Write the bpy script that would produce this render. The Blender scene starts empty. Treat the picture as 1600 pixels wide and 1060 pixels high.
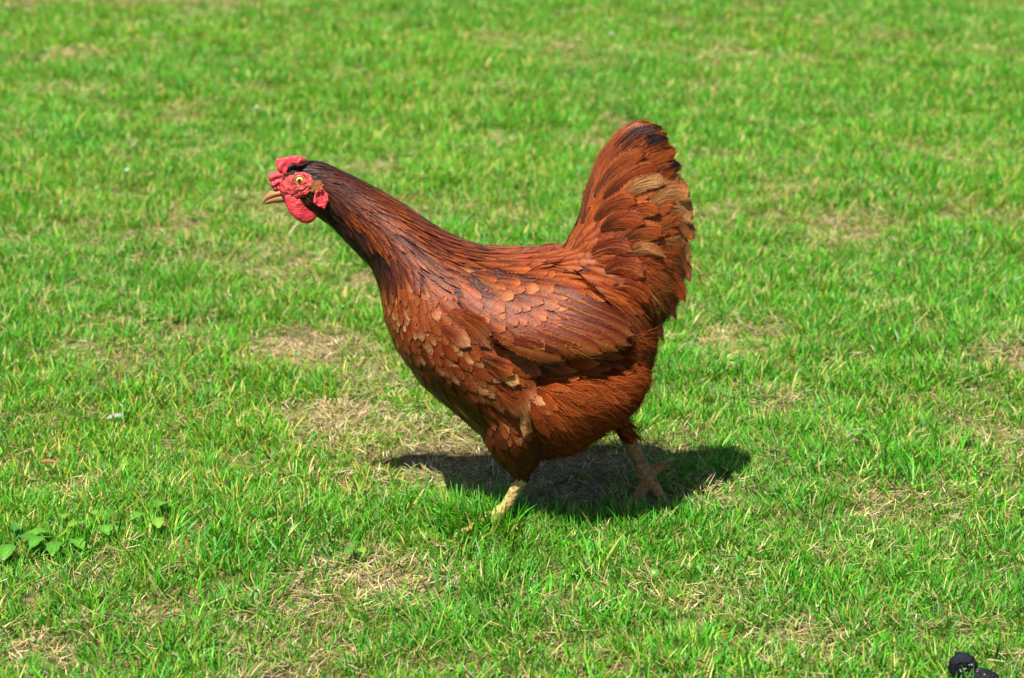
import bpy, bmesh, math, random
import numpy as np
from mathutils import Vector, noise as mnoise
from mathutils.bvhtree import BVHTree
from mathutils.geometry import delaunay_2d_cdt

random.seed(7); rng = np.random.default_rng(11)
scene = bpy.context.scene
COL = scene.collection

# ------------------------------------------------------------------ camera
F = 3384.0                       # focal length in photo pixels (photo is 1600 wide)
PITCH = math.radians(16.5)
CAM_H, CAM_D = 0.83, 2.150
CAM = Vector((0, -CAM_D, CAM_H))
FWD = Vector((0, math.cos(PITCH), -math.sin(PITCH)))
UP = Vector((0, math.sin(PITCH), math.cos(PITCH)))
cam_data = bpy.data.cameras.new('camera')
cam = bpy.data.objects.new('camera', cam_data); COL.objects.link(cam)
cam.location = CAM
cam.rotation_euler = (math.pi / 2 - PITCH, 0, 0)
cam_data.sensor_width = 36; cam_data.lens = 36 * F / 1600
cam_data.clip_start = 0.05; cam_data.clip_end = 2000
cam_data.dof.use_dof = True
cam_data.dof.focus_distance = 2.20
cam_data.dof.aperture_fstop = 8.5
scene.camera = cam

# ------------------------------------------------------------------ sky, sun, exposure
SUN_DIR = Vector((-0.27, -0.44, 1.0)).normalized()      # towards the sun
elev = math.asin(SUN_DIR.z); azim = math.atan2(SUN_DIR.x, SUN_DIR.y)
world = bpy.data.worlds.new('World'); scene.world = world; world.use_nodes = True
wn = world.node_tree.nodes; wl = world.node_tree.links
sky = wn.new('ShaderNodeTexSky'); sky.sky_type = 'NISHITA'; sky.sun_disc = False
sky.sun_elevation = elev; sky.sun_rotation = azim
wl.new(sky.outputs[0], wn['Background'].inputs[0]); wn['Background'].inputs[1].default_value = 0.055
sd = bpy.data.lights.new('sun', 'SUN'); sd.energy = 5.0; sd.angle = math.radians(0.53); sd.color = (1, 0.955, 0.88)
sun = bpy.data.objects.new('sun', sd); COL.objects.link(sun); sun.location = SUN_DIR * 20
sun.rotation_euler = (-SUN_DIR).to_track_quat('-Z', 'Y').to_euler()
scene.render.engine = 'CYCLES'
scene.cycles.max_bounces = 6; scene.cycles.diffuse_bounces = 3; scene.cycles.glossy_bounces = 2; scene.cycles.transmission_bounces = 3; scene.cycles.transparent_max_bounces = 8
vs = scene.view_settings
vs.view_transform = 'Standard'; vs.look = 'None'; vs.gamma = 1; vs.use_curve_mapping = False
vs.exposure = 1.56

# ------------------------------------------------------------------ helpers: pixels to places
def ray(u, v):
    return (FWD + Vector(((u - 800) / F, 0, 0)) - UP * ((v - 530) / F)).normalized()
def P(u, v, Y=0.0):                                   # point on the upright plane y = Y
    d = ray(u, v); t = (Y - CAM.y) / d.y
    return CAM + d * t
def G(u, v, z=0.0):                                   # point on the ground
    d = ray(u, v); t = (z - CAM.z) / d.z
    return CAM + d * t
def proj(p):                                          # place to pixel
    r = p - CAM; d = r.dot(FWD)
    return 800 + F * r.x / d, 530 - F * r.dot(UP) / d
MM = 0.001
def lerp(a, b, t): return a + (b - a) * t
def sstep(a, b, x):
    t = max(0.0, min(1.0, (x - a) / (b - a))); return t * t * (3 - 2 * t)
def mix3(a, b, t): return tuple(a[i] + (b[i] - a[i]) * t for i in range(3))

def tag(o, label=None, cat=None, group=None, kind=None):
    if label: o['label'] = label
    if cat: o['category'] = cat
    if group: o['group'] = group
    if kind: o['kind'] = kind
    return o
def link(o, parent=None):
    COL.objects.link(o)
    if parent is not None:
        o.parent = parent
        # meshes are written in world coordinates: only the empties carry a location
        if parent.type == 'EMPTY': o.matrix_parent_inverse = parent.matrix_basis.inverted()
    return o
def empty(name, loc, label=None, cat=None, group=None):
    e = bpy.data.objects.new(name, None); e.location = loc; e.empty_display_size = 0.02
    COL.objects.link(e)
    return tag(e, label, cat, group)
def mesh_obj(name, verts, faces, mat, parent=None, cols=None, uvs=None, smooth=True):
    me = bpy.data.meshes.new(name)
    me.from_pydata([tuple(v) for v in verts], [], faces)
    if cols is not None:
        a = me.color_attributes.new('Col', 'FLOAT_COLOR', 'POINT')
        arr = np.ones((len(verts), 4), np.float32); arr[:, :3] = np.asarray(cols, np.float32)[:, :3]
        a.data.foreach_set('color', arr.ravel())
    if uvs is not None:
        a = me.attributes.new('barb', 'FLOAT_VECTOR', 'POINT')
        arr = np.asarray(uvs, np.float32)
        a.data.foreach_set('vector', arr.ravel())
    if smooth: me.polygons.foreach_set('use_smooth', [True] * len(me.polygons))
    if mat: me.materials.append(mat)
    me.update()
    o = bpy.data.objects.new(name, me)
    return link(o, parent)

# ------------------------------------------------------------------ materials
def new_mat(name):
    m = bpy.data.materials.new(name); m.use_nodes = True
    nt = m.node_tree; return m, nt.nodes, nt.links, nt.nodes['Principled BSDF']
def simple_mat(name, col, rough=0.5, spec=0.5, noise_scale=0, noise_amt=0.3, bump=0, bump_scale=None, sss=0, coat=0):
    m, n, l, b = new_mat(name)
    b.inputs['Base Color'].default_value = (*col, 1); b.inputs['Roughness'].default_value = rough
    b.inputs['Specular IOR Level'].default_value = spec
    b.inputs['Coat Weight'].default_value = coat
    if sss:
        b.inputs['Subsurface Weight'].default_value = sss
        b.inputs['Subsurface Radius'].default_value = (0.006, 0.0015, 0.001); b.inputs['Subsurface Scale'].default_value = 0.6
    tc = n.new('ShaderNodeTexCoord')
    if noise_scale:
        t = n.new('ShaderNodeTexNoise'); t.inputs['Scale'].default_value = noise_scale; t.inputs['Detail'].default_value = 4
        l.new(tc.outputs['Object'], t.inputs['Vector'])
        r = n.new('ShaderNodeMapRange'); r.inputs[3].default_value = 1 - noise_amt; r.inputs[4].default_value = 1 + noise_amt
        l.new(t.outputs[0], r.inputs[0])
        mx = n.new('ShaderNodeMix'); mx.data_type = 'RGBA'; mx.blend_type = 'MULTIPLY'; mx.inputs[0].default_value = 1
        mx.inputs[6].default_value = (*col, 1); l.new(r.outputs[0], mx.inputs[7])
        l.new(mx.outputs[2], b.inputs['Base Color'])
    if bump:
        t = n.new('ShaderNodeTexVoronoi'); t.inputs['Scale'].default_value = bump_scale or 600
        l.new(tc.outputs['Object'], t.inputs['Vector'])
        bp = n.new('ShaderNodeBump'); bp.inputs['Strength'].default_value = bump; bp.inputs['Distance'].default_value = 0.0008
        l.new(t.outputs['Distance'], bp.inputs['Height']); l.new(bp.outputs[0], b.inputs['Normal'])
    return m

def feather_material(name='feather', rough=0.40, spec=0.13):
    m, n, l, b = new_mat(name)
    at = n.new('ShaderNodeAttribute'); at.attribute_name = 'Col'
    bb = n.new('ShaderNodeAttribute'); bb.attribute_name = 'barb'
    mp = n.new('ShaderNodeMapping'); mp.inputs['Scale'].default_value = (1.0, 0.35, 1)
    l.new(bb.outputs['Vector'], mp.inputs['Vector'])
    t = n.new('ShaderNodeTexNoise'); t.inputs['Scale'].default_value = 0.9; t.inputs['Detail'].default_value = 3
    l.new(mp.outputs[0], t.inputs['Vector'])
    r = n.new('ShaderNodeMapRange'); r.inputs[1].default_value = 0.3; r.inputs[2].default_value = 0.7
    r.inputs[3].default_value = 0.62; r.inputs[4].default_value = 1.38
    l.new(t.outputs[0], r.inputs[0])
    mx = n.new('ShaderNodeMix'); mx.data_type = 'RGBA'; mx.blend_type = 'MULTIPLY'; mx.inputs[0].default_value = 1
    l.new(at.outputs['Color'], mx.inputs[6]); l.new(r.outputs[0], mx.inputs[7])
    l.new(mx.outputs[2], b.inputs['Base Color'])
    b.inputs['Roughness'].default_value = rough; b.inputs['Specular IOR Level'].default_value = spec
    bp = n.new('ShaderNodeBump'); bp.inputs['Strength'].default_value = 0.7; bp.inputs['Distance'].default_value = 0.0008
    l.new(t.outputs[0], bp.inputs['Height']); l.new(bp.outputs[0], b.inputs['Normal'])
    tr = n.new('ShaderNodeBsdfTranslucent'); l.new(mx.outputs[2], tr.inputs[0])
    ms = n.new('ShaderNodeMixShader'); ms.inputs[0].default_value = 0.12
    l.new(b.outputs[0], ms.inputs[1]); l.new(tr.outputs[0], ms.inputs[2])
    # the vane frays into separate barbs at its margin
    sx = n.new('ShaderNodeSeparateXYZ'); l.new(bb.outputs['Vector'], sx.inputs[0])
    er = n.new('ShaderNodeMapRange'); er.inputs[1].default_value = 0.58; er.inputs[2].default_value = 1.02; er.inputs[3].default_value = 0.20; er.inputs[4].default_value = 0.68
    l.new(sx.outputs[2], er.inputs[0])
    gt = n.new('ShaderNodeMath'); gt.operation = 'GREATER_THAN'; l.new(er.outputs[0], gt.inputs[0]); l.new(t.outputs[0], gt.inputs[1])
    tp = n.new('ShaderNodeBsdfTransparent'); m2 = n.new('ShaderNodeMixShader'); l.new(gt.outputs[0], m2.inputs[0])
    l.new(ms.outputs[0], m2.inputs[1]); l.new(tp.outputs[0], m2.inputs[2])
    l.new(m2.outputs[0], n['Material Output'].inputs[0])
    return m

def skin_material():
    m, n, l, b = new_mat('hen_skin')
    at = n.new('ShaderNodeAttribute'); at.attribute_name = 'Col'
    tc = n.new('ShaderNodeTexCoord')
    t = n.new('ShaderNodeTexNoise'); t.inputs['Scale'].default_value = 230; t.inputs['Detail'].default_value = 4; l.new(tc.outputs['Object'], t.inputs['Vector'])
    r = n.new('ShaderNodeMapRange'); r.inputs[1].default_value = 0.3; r.inputs[2].default_value = 0.7; r.inputs[3].default_value = 0.45; r.inputs[4].default_value = 1.35; l.new(t.outputs[0], r.inputs[0])
    mx = n.new('ShaderNodeMix'); mx.data_type = 'RGBA'; mx.blend_type = 'MULTIPLY'; mx.inputs[0].default_value = 1
    l.new(at.outputs['Color'], mx.inputs[6]); l.new(r.outputs[0], mx.inputs[7]); l.new(mx.outputs[2], b.inputs['Base Color'])
    v = n.new('ShaderNodeTexVoronoi'); v.inputs['Scale'].default_value = 260; l.new(tc.outputs['Object'], v.inputs['Vector'])
    bp = n.new('ShaderNodeBump'); bp.inputs['Strength'].default_value = 0.8; bp.inputs['Distance'].default_value = 0.0012
    bp.invert = True
    l.new(v.outputs['Distance'], bp.inputs['Height']); l.new(bp.outputs[0], b.inputs['Normal'])
    b.inputs['Roughness'].default_value = 0.6; b.inputs['Specular IOR Level'].default_value = 0.2
    return m

def grass_material(name, rough=0.42, trans=0.35, inst=True):
    m, n, l, b = new_mat(name)
    at = n.new('ShaderNodeAttribute'); at.attribute_name = 'Col'
    src = at.outputs['Color']
    if inst:
        ti = n.new('ShaderNodeAttribute'); ti.attribute_type = 'INSTANCER'; ti.attribute_name = 'tint'
        mx = n.new('ShaderNodeMix'); mx.data_type = 'RGBA'; mx.blend_type = 'MULTIPLY'; mx.inputs[0].default_value = 1
        l.new(src, mx.inputs[6]); l.new(ti.outputs['Vector'], mx.inputs[7]); src = mx.outputs[2]
    l.new(src, b.inputs['Base Color'])
    b.inputs['Roughness'].default_value = rough; b.inputs['Specular IOR Level'].default_value = 0.22
    tr = n.new('ShaderNodeBsdfTranslucent')
    br = n.new('ShaderNodeMix'); br.data_type = 'RGBA'; br.blend_type = 'MULTIPLY'; br.inputs[0].default_value = 1
    l.new(src, br.inputs[6]); br.inputs[7].default_value = (1.25, 1.25, 0.7, 1); l.new(br.outputs[2], tr.inputs[0])
    ms = n.new('ShaderNodeMixShader'); ms.inputs[0].default_value = trans
    l.new(b.outputs[0], ms.inputs[1]); l.new(tr.outputs[0], ms.inputs[2])
    l.new(ms.outputs[0], n['Material Output'].inputs[0])
    return m

def ground_material():
    m, n, l, b = new_mat('lawn_soil')
    geo = n.new('ShaderNodeNewGeometry')
    t = n.new('ShaderNodeTexNoise'); t.inputs['Scale'].default_value = 60; t.inputs['Detail'].default_value = 8; t.inputs['Roughness'].default_value = 0.7
    l.new(geo.outputs['Position'], t.inputs['Vector'])
    cr = n.new('ShaderNodeValToRGB')
    cr.color_ramp.elements[0].position = 0.32; cr.color_ramp.elements[0].color = (0.030, 0.020, 0.010, 1)
    cr.color_ramp.elements[1].position = 0.72; cr.color_ramp.elements[1].color = (0.17, 0.14, 0.060, 1)
    e = cr.color_ramp.elements.new(0.5); e.color = (0.10, 0.075, 0.032, 1)
    l.new(t.outputs[0], cr.inputs[0])
    # the lawn itself, where it is too far to show blades
    ln = n.new('ShaderNodeVectorMath'); ln.operation = 'LENGTH'; l.new(geo.outputs['Position'], ln.inputs[0])
    r = n.new('ShaderNodeMapRange'); r.inputs[1].default_value = 4.5; r.inputs[2].default_value = 7.5; l.new(ln.outputs['Value'], r.inputs[0])
    t2 = n.new('ShaderNodeTexNoise'); t2.inputs['Scale'].default_value = 3; t2.inputs['Detail'].default_value = 10
    l.new(geo.outputs['Position'], t2.inputs['Vector'])
    c2 = n.new('ShaderNodeValToRGB'); c2.color_ramp.elements[0].color = (0.03, 0.085, 0.012, 1); c2.color_ramp.elements[1].color = (0.09, 0.16, 0.03, 1)
    c2.color_ramp.elements[0].position = 0.35; c2.color_ramp.elements[1].position = 0.7
    l.new(t2.outputs[0], c2.inputs[0])
    mx = n.new('ShaderNodeMix'); mx.data_type = 'RGBA'
    l.new(r.outputs[0], mx.inputs[0]); l.new(cr.outputs[0], mx.inputs[6]); l.new(c2.outputs[0], mx.inputs[7])
    l.new(mx.outputs[2], b.inputs['Base Color']); b.inputs['Roughness'].default_value = 0.95
    b.inputs['Specular IOR Level'].default_value = 0.1
    bp = n.new('ShaderNodeBump'); bp.inputs['Strength'].default_value = 0.9; bp.inputs['Distance'].default_value = 0.004
    l.new(t.outputs[0], bp.inputs['Height']); l.new(bp.outputs[0], b.inputs['Normal'])
    return m

M_FEATHER = feather_material()
M_DOWN = feather_material('down', 0.9, 0.03)
M_SKIN = skin_material()
M_GRASS = grass_material('grass_blade', 0.45, 0.36)
M_STRAW = grass_material('dry_straw', 0.7, 0.15)
M_WEED = grass_material('weed_leaf', 0.4, 0.3, inst=False)
M_COMB = simple_mat('comb_red', (0.45, 0.026, 0.036), 0.40, 0.45, 420, 0.4, 1.0, 750, sss=0.2)
M_FACE = simple_mat('face_red', (0.30, 0.024, 0.022), 0.45, 0.4, 520, 0.8, 1.0, 650, sss=0.1)
M_BEAK = simple_mat('beak_horn', (0.22, 0.105, 0.035), 0.35, 0.5, 140, 0.5)
M_EYE = simple_mat('eye_amber', (0.55, 0.30, 0.05), 0.08, 0.6, 500, 0.3, coat=1)
M_PUPIL = simple_mat('pupil_black', (0.004, 0.004, 0.004), 0.05, 0.6, coat=1)
M_CLAW = simple_mat('claw_horn', (0.16, 0.11, 0.07), 0.4)

# ------------------------------------------------------------------ ground
def hgt(x, y):
    return (0.010 * mnoise.noise(Vector((x * 1.7, y * 1.7, 3.1))) + 0.004 * mnoise.noise(Vector((x * 7, y * 7, 8.0)))) * (1 - sstep(9, 14, math.hypot(x, y)))
def axis(near, step, far):
    a = list(np.arange(0, near, step)); s = step
    while a[-1] < far: s *= 1.35; a.append(a[-1] + s)
    return sorted([-q for q in a[1:]] + a)
gx = axis(2.6, 0.035, 400); gy = [q + 1.5 for q in axis(4.5, 0.05, 400)]
gv = [(x, y, hgt(x, y)) for y in gy for x in gx]
nx = len(gx)
gf = [(j * nx + i, j * nx + i + 1, (j + 1) * nx + i + 1, (j + 1) * nx + i) for j in range(len(gy) - 1) for i in range(nx - 1)]
ground = mesh_obj('ground', gv, gf, ground_material()); tag(ground, 'dry brown soil under the lawn', 'ground', kind='structure')

# ------------------------------------------------------------------ lawn
def vnoise(x, y, s, seed):
    x = x * s + seed * 17.3; y = y * s + seed * 9.1
    xi = np.floor(x).astype(np.int64); yi = np.floor(y).astype(np.int64); fx = x - xi; fy = y - yi
    fx = fx * fx * (3 - 2 * fx); fy = fy * fy * (3 - 2 * fy)
    def h(a, b):
        n = (a * 374761393 + b * 668265263 + seed * 1442695) & 0x7fffffff
        n = ((n ^ (n >> 13)) * 1274126177) & 0x7fffffff
        return ((n ^ (n >> 16)) & 0xffff) / 65535.0
    return (h(xi, yi) * (1 - fx) + h(xi + 1, yi) * fx) * (1 - fy) + (h(xi, yi + 1) * (1 - fx) + h(xi + 1, yi + 1) * fx) * fy
def fbm(x, y, s, seed): return (vnoise(x, y, s, seed) * 0.55 + vnoise(x, y, s * 2.1, seed + 1) * 0.28 + vnoise(x, y, s * 4.3, seed + 2) * 0.17)

# bare, dried-out spots of the lawn: (u, v, half-width, half-height, strength) in photo pixels
DRY = [(470, 545, 120, 42, 1), (520, 650, 80, 40, .95), (700, 725, 110, 42, 1), (855, 755, 150, 46, 1), (1320, 362, 90, 36, .9),
       (1150, 350, 60, 30, .55), (1500, 265, 70, 25, .6), (1590, 560, 45, 22, .95), (1215, 645, 60, 26, .9), (1285, 575, 45, 16, .8),
       (1560, 690, 50, 55, .8), (1460, 640, 40, 22, .5), (600, 915, 120, 36, .85), (480, 860, 50, 22, .5), (640, 855, 50, 20, .6), (1010, 935, 60, 40, .6),
       (1390, 800, 110, 40, .75), (1120, 950, 60, 40, .6), (930, 1020, 80, 26, .8), (1260, 1000, 70, 34, .8), (1530, 1000, 60, 30, .5), (60, 1030, 90, 36, .95),
       (230, 960, 70, 25, .85), (110, 770, 70, 25, .5), (420, 330, 80, 35, .5), (150, 360, 60, 16, .6), (440, 410, 60, 18, .5), (90, 250, 60, 14, .4),
       (330, 215, 50, 12, .35), (250, 2, 340, 12, 1), (20, 12, 60, 14, .7), (820, 300, 60, 20, .4), (1400, 480, 60, 20, .4), (100, 560, 60, 22, .5), (300, 600, 70, 25, .4),
       (620, 330, 60, 30, .3), (1250, 100, 70, 10, .3), (1130, 885, 120, 14, .45), (1120, 790, 60, 12, .5), (760, 1040, 60, 20, .55)]
DRYG = []
for (u, v, ru, rv, s) in DRY:
    c = G(u, v); a = G(u + ru, v); n1 = G(u, v + rv); f1 = G(u, max(v - rv, -30))
    DRYG.append((c.x, (n1.y + f1.y) / 2 if v > 60 else c.y, abs(a.x - c.x), abs(f1.y - n1.y) / 2, s))
def dryness(x, y):
    jx = (fbm(x, y, 14, 31) - 0.5); jy = (fbm(x, y, 14, 41) - 0.5)
    d = np.zeros_like(x)
    for (cx, cy, rx, ry, s) in DRYG:
        q = ((x - cx) / rx + jx * 0.9) ** 2 + ((y - cy) / ry + jy * 0.9) ** 2
        d = np.maximum(d, (s * .95 if abs(cy) < .9 and s > .8 else s * .72) * np.clip(1.25 - q, 0, 1))
    d = np.maximum(d, np.clip((fbm(x, y, 6.0, 77) - 0.58) * 4, 0, 0.42))
    return d

def tuft(n, rad, hmin, hmax, wmin, wmax, lean, pal, curl=0.5, flat=False, seed=0):
    r = random.Random(seed); V = []; Fc = []; C = []
    for k in range(n):
        a = r.uniform(0, 6.283); rr = rad * math.sqrt(r.random()); x0, y0 = rr * math.cos(a), rr * math.sin(a)
        h = r.uniform(hmin, hmax) * (0.75 + 0.5 * r.random()); w = r.uniform(wmin, wmax)
        da = a + r.uniform(-1.3, 1.3); el = math.radians(r.gauss(lean, 14)); cu = curl * r.uniform(-0.15, 1.0)
        c0, c1 = r.choice(pal); br = r.uniform(0.55, 1.35)
        tw = r.uniform(-0.9, 0.9); wa = da + math.pi / 2 + tw
        p = Vector((x0, y0, -0.003 if not flat else r.uniform(0.000, 0.010))); segs = 4; base = len(V)
        for i in range(segs + 1):
            t = i / segs
            ww = w * (1 - t ** 2.2) * (0.75 + 0.5 * math.sin(min(1, t * 1.6) * 1.57)) * 0.5
            side = Vector((math.cos(wa), math.sin(wa), 0.25 * math.sin(tw))).normalized()
            V.append(p - side * ww); V.append(p + side * ww)
            cc = mix3(c0, c1, t ** 0.7); C += [tuple(q * br for q in cc)] * 2
            e = max(math.radians(-25), el - cu * t * 1.6)
            p = p + Vector((math.cos(e) * math.cos(da), math.cos(e) * math.sin(da), math.sin(e))) * (h / segs)
            if flat: p.z = max(p.z, 0.001 + 0.003 * r.random()); da += r.uniform(-0.35, 0.35)
        for i in range(segs): q = base + 2 * i; Fc.append((q, q + 1, q + 3, q + 2))
    return V, Fc, C

GREEN = [((0.075, 0.185, 0.016), (0.042, 0.235, 0.008)), ((0.065, 0.170, 0.016), (0.034, 0.205, 0.008)), ((0.080, 0.195, 0.020), (0.062, 0.265, 0.009)),
         ((0.060, 0.150, 0.018), (0.028, 0.165, 0.012)), ((0.095, 0.200, 0.018), (0.085, 0.280, 0.011))]
FRESH = GREEN * 4 + [((0.16, 0.22, 0.035), (0.20, 0.32, 0.03)), ((0.15, 0.22, 0.04), (0.16, 0.33, 0.025)), ((0.20, 0.17, 0.05), (0.34, 0.22, 0.05)), ((0.26, 0.20, 0.10), (0.42, 0.34, 0.17)), ((0.14, 0.18, 0.05), (0.22, 0.26, 0.05))]
STRAW = [((0.15, 0.11, 0.05), (0.28, 0.20, 0.10)), ((0.20, 0.15, 0.075), (0.36, 0.27, 0.145)), ((0.11, 0.075, 0.033), (0.19, 0.12, 0.055)), ((0.24, 0.19, 0.11), (0.42, 0.34, 0.21)),
         ((0.17, 0.15, 0.04), (0.27, 0.23, 0.06)), ((0.12, 0.16, 0.03), (0.13, 0.22, 0.025))]
src = bpy.data.collections.new('lawn_tufts')
kinds = []
def add_src(spec, mat, idx):
    V, Fc, C = spec
    o = mesh_obj('tuft_%02d' % idx, V, Fc, mat, cols=C); COL.objects.unlink(o); src.objects.link(o)
k = 0
for s in range(7): add_src(tuft(50, 0.026, 0.011, 0.024, 0.0009, 0.0019, 54, FRESH, 0.5, seed=100 + s), M_GRASS, k); k += 1       # 0-6 short turf
for s in range(5): add_src(tuft(12, 0.018, 0.018, 0.038, 0.0011, 0.0023, 56, GREEN * 4 + FRESH[-3:], 0.6, seed=200 + s), M_GRASS, k); k += 1   # 7-11 long blades
for s in range(6): add_src(tuft(30, 0.026, 0.009, 0.022, 0.0006, 0.0013, 4, STRAW, 0.1, flat=True, seed=300 + s), M_STRAW, k); k += 1   # 12-17 dead thatch
for s in range(3): add_src(tuft(3, 0.012, 0.025, 0.050, 0.0010, 0.0022, 42, STRAW + GREEN[:2], 0.5, seed=400 + s), M_STRAW, k); k += 1     # 18-20 stray dry stalks

YMIN, YMAX = -1.0, 7.0
CAND = 260000
cy_ = rng.uniform(0, 1, CAND)
ys = YMIN + (YMAX - YMIN) * cy_ ** 1.25
half = 0.236 * (ys + CAM_D) + 0.5
xs = rng.uniform(-1, 1, CAND) * half
# keep a density that falls with distance (candidates per square metre before: proportional to 1/half * dy/dc)
pd = 1.0 / (half * 2) / (np.maximum(cy_, 1e-4) ** 0.25 * 1.25 * (YMAX - YMIN)) * CAND
want = 3700 * np.clip(1.12 - 0.22 * ys, 0.36, 1.0)
keep = rng.uniform(0, 1, CAND) < want / pd
xs, ys = xs[keep], ys[keep]; N = len(xs)
dry = dryness(xs, ys)
lush = fbm(xs, ys, 6.5, 5); hue = fbm(xs, ys, 2.3, 15); fine = rng.uniform(0, 1, N)
roll = rng.uniform(0, 1, N)
idx = np.zeros(N, np.int32); scl = np.ones(N)
is_dead = roll < (0.05 + 0.68 * dry)
idx = np.where(is_dead, 12 + rng.integers(0, 6, N), rng.integers(0, 7, N))
long_ = (~is_dead) & (rng.uniform(0, 1, N) < (0.06 + 0.30 * np.clip((lush - 0.52) * 4, 0, 1)))
idx = np.where(long_, 7 + rng.integers(0, 5, N), idx)
stray = rng.uniform(0, 1, N) < 0.012
idx = np.where(stray, 18 + rng.integers(0, 3, N), idx)
scl = np.where(is_dead, rng.uniform(0.8, 1.25, N), (0.82 + 0.40 * lush) * rng.uniform(0.75, 1.2, N))
scl = scl * (1 + 0.30 * np.clip((ys - 1.0) / 2.0, 0, 1))
scl = np.where((~is_dead) & (dry > 0.3), scl * (1 - 0.45 * dry), scl)
# nothing tall right under the hen's feet on the worn patch
foot = (np.abs(xs - 0.045) < 0.125) & (ys > -0.015) & (ys < 0.20)
drop = (foot & (~is_dead) & (rng.uniform(0, 1, N) < 0.75)) | ((~is_dead) & (dry > 0.8) & (rng.uniform(0, 1, N) < 0.5))
idx = np.where(drop, 12 + rng.integers(0, 6, N), idx); is_dead = is_dead | drop; drop = np.zeros(N, bool)
kp = ~drop
xs, ys, idx, scl, dry, hue, fine, is_dead, lush = [q[kp] for q in (xs, ys, idx, scl, dry, hue, fine, is_dead, lush)]; N = len(xs)
ex = [(G(u + random.uniform(-7, 7), v + random.uniform(-6, 6))) for u in range(735, 1075, 9) for v in (826, 842)] + [(G(u + random.uniform(-4, 4), v + random.uniform(-3, 3))) for u in range(690, 796, 4) for v in (811, 817, 823, 830)]
n_ = len(ex)
nt_ = 3000; ty_ = rng.uniform(-0.95, 1.9, nt_); tx_ = rng.uniform(-1, 1, nt_) * (0.236 * (ty_ + CAM_D) + 0.3)      # thatch under the blades
xs = np.concatenate([xs, [p.x for p in ex]]); ys = np.concatenate([ys, [p.y for p in ex]]); idx = np.concatenate([idx, 7 + rng.integers(0, 5, n_)])
scl = np.concatenate([scl, np.where(np.array([p.x for p in ex]) < 0, rng.uniform(.9, 1.3, n_), rng.uniform(.6, .95, n_))]); hue = np.concatenate([hue, rng.uniform(.3, .7, n_)]); fine = np.concatenate([fine, rng.uniform(0, 1, n_)])
dry = np.concatenate([dry, np.zeros(n_)]); is_dead = np.concatenate([is_dead, np.zeros(n_, bool)]); N = len(xs)
xs = np.concatenate([xs, tx_]); ys = np.concatenate([ys, ty_]); idx = np.concatenate([idx, 12 + rng.integers(0, 6, nt_)]); scl = np.concatenate([scl, rng.uniform(.8, 1.3, nt_)])
hue = np.concatenate([hue, np.full(nt_, .5)]); fine = np.concatenate([fine, rng.uniform(0, .5, nt_)]); dry = np.concatenate([dry, np.ones(nt_)]); is_dead = np.concatenate([is_dead, np.ones(nt_, bool)]); N = len(xs)
zs = np.array([hgt(float(a), float(b)) for a, b in zip(xs, ys)])
zs[-nt_:] -= 0.006
rot = np.zeros((N, 3), np.float32); rot[:, 2] = rng.uniform(0, 6.283, N)
rot[:, 0] = rng.normal(0, 0.10, N); rot[:, 1] = rng.normal(0.05, 0.12, N)
tint = np.ones((N, 3), np.float32)
b_ = 0.80 + 0.40 * fine
tint[:, 0] = b_ * (0.74 + 0.56 * hue + 0.35 * dry); tint[:, 1] = b_ * (1.02 + 0.12 * hue); tint[:, 2] = b_ * (0.80 - 0.2 * hue)
tint[is_dead] = (0.90 + 0.55 * fine[is_dead])[:, None]
lm = bpy.data.meshes.new('lawn_grass')
lm.from_pydata(np.stack([xs, ys, zs], 1).tolist(), [], [])
a = lm.attributes.new('rot', 'FLOAT_VECTOR', 'POINT'); a.data.foreach_set('vector', rot.ravel())
a = lm.attributes.new('tint', 'FLOAT_VECTOR', 'POINT'); a.data.foreach_set('vector', tint.ravel())
a = lm.attributes.new('size', 'FLOAT', 'POINT'); a.data.foreach_set('value', scl.astype(np.float32))
a = lm.attributes.new('pick', 'INT', 'POINT'); a.data.foreach_set('value', idx.astype(np.int32))
lawn = bpy.data.objects.new('lawn_grass', lm); COL.objects.link(lawn)
tag(lawn, 'short green lawn grass with dry straw patches', 'grass', kind='stuff')
ng = bpy.data.node_groups.new('scatter_tufts', 'GeometryNodeTree')
ng.interface.new_socket('Geometry', in_out='INPUT', socket_type='NodeSocketGeometry')
ng.interface.new_socket('Geometry', in_out='OUTPUT', socket_type='NodeSocketGeometry')
gi = ng.nodes.new('NodeGroupInput'); go = ng.nodes.new('NodeGroupOutput')
m2p = ng.nodes.new('GeometryNodeMeshToPoints'); ci = ng.nodes.new('GeometryNodeCollectionInfo')
ci.inputs['Collection'].default_value = src; ci.inputs['Separate Children'].default_value = True; ci.inputs['Reset Children'].default_value = True
iop = ng.nodes.new('GeometryNodeInstanceOnPoints'); iop.inputs['Pick Instance'].default_value = True
def named(nm, ty):
    q = ng.nodes.new('GeometryNodeInputNamedAttribute'); q.data_type = ty; q.inputs['Name'].default_value = nm
    return [o for o in q.outputs if o.enabled and o.name == 'Attribute'][0]
L = ng.links.new
L(gi.outputs[0], m2p.inputs[0]); L(m2p.outputs[0], iop.inputs['Points']); L(ci.outputs[0], iop.inputs['Instance'])
L(named('pick', 'INT'), iop.inputs['Instance Index']); L(named('rot', 'FLOAT_VECTOR'), iop.inputs['Rotation']); L(named('size', 'FLOAT'), iop.inputs['Scale'])
L(iop.outputs[0], go.inputs[0])
md = lawn.modifiers.new('scatter', 'NODES'); md.node_group = ng
print('lawn tufts', N)

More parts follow.
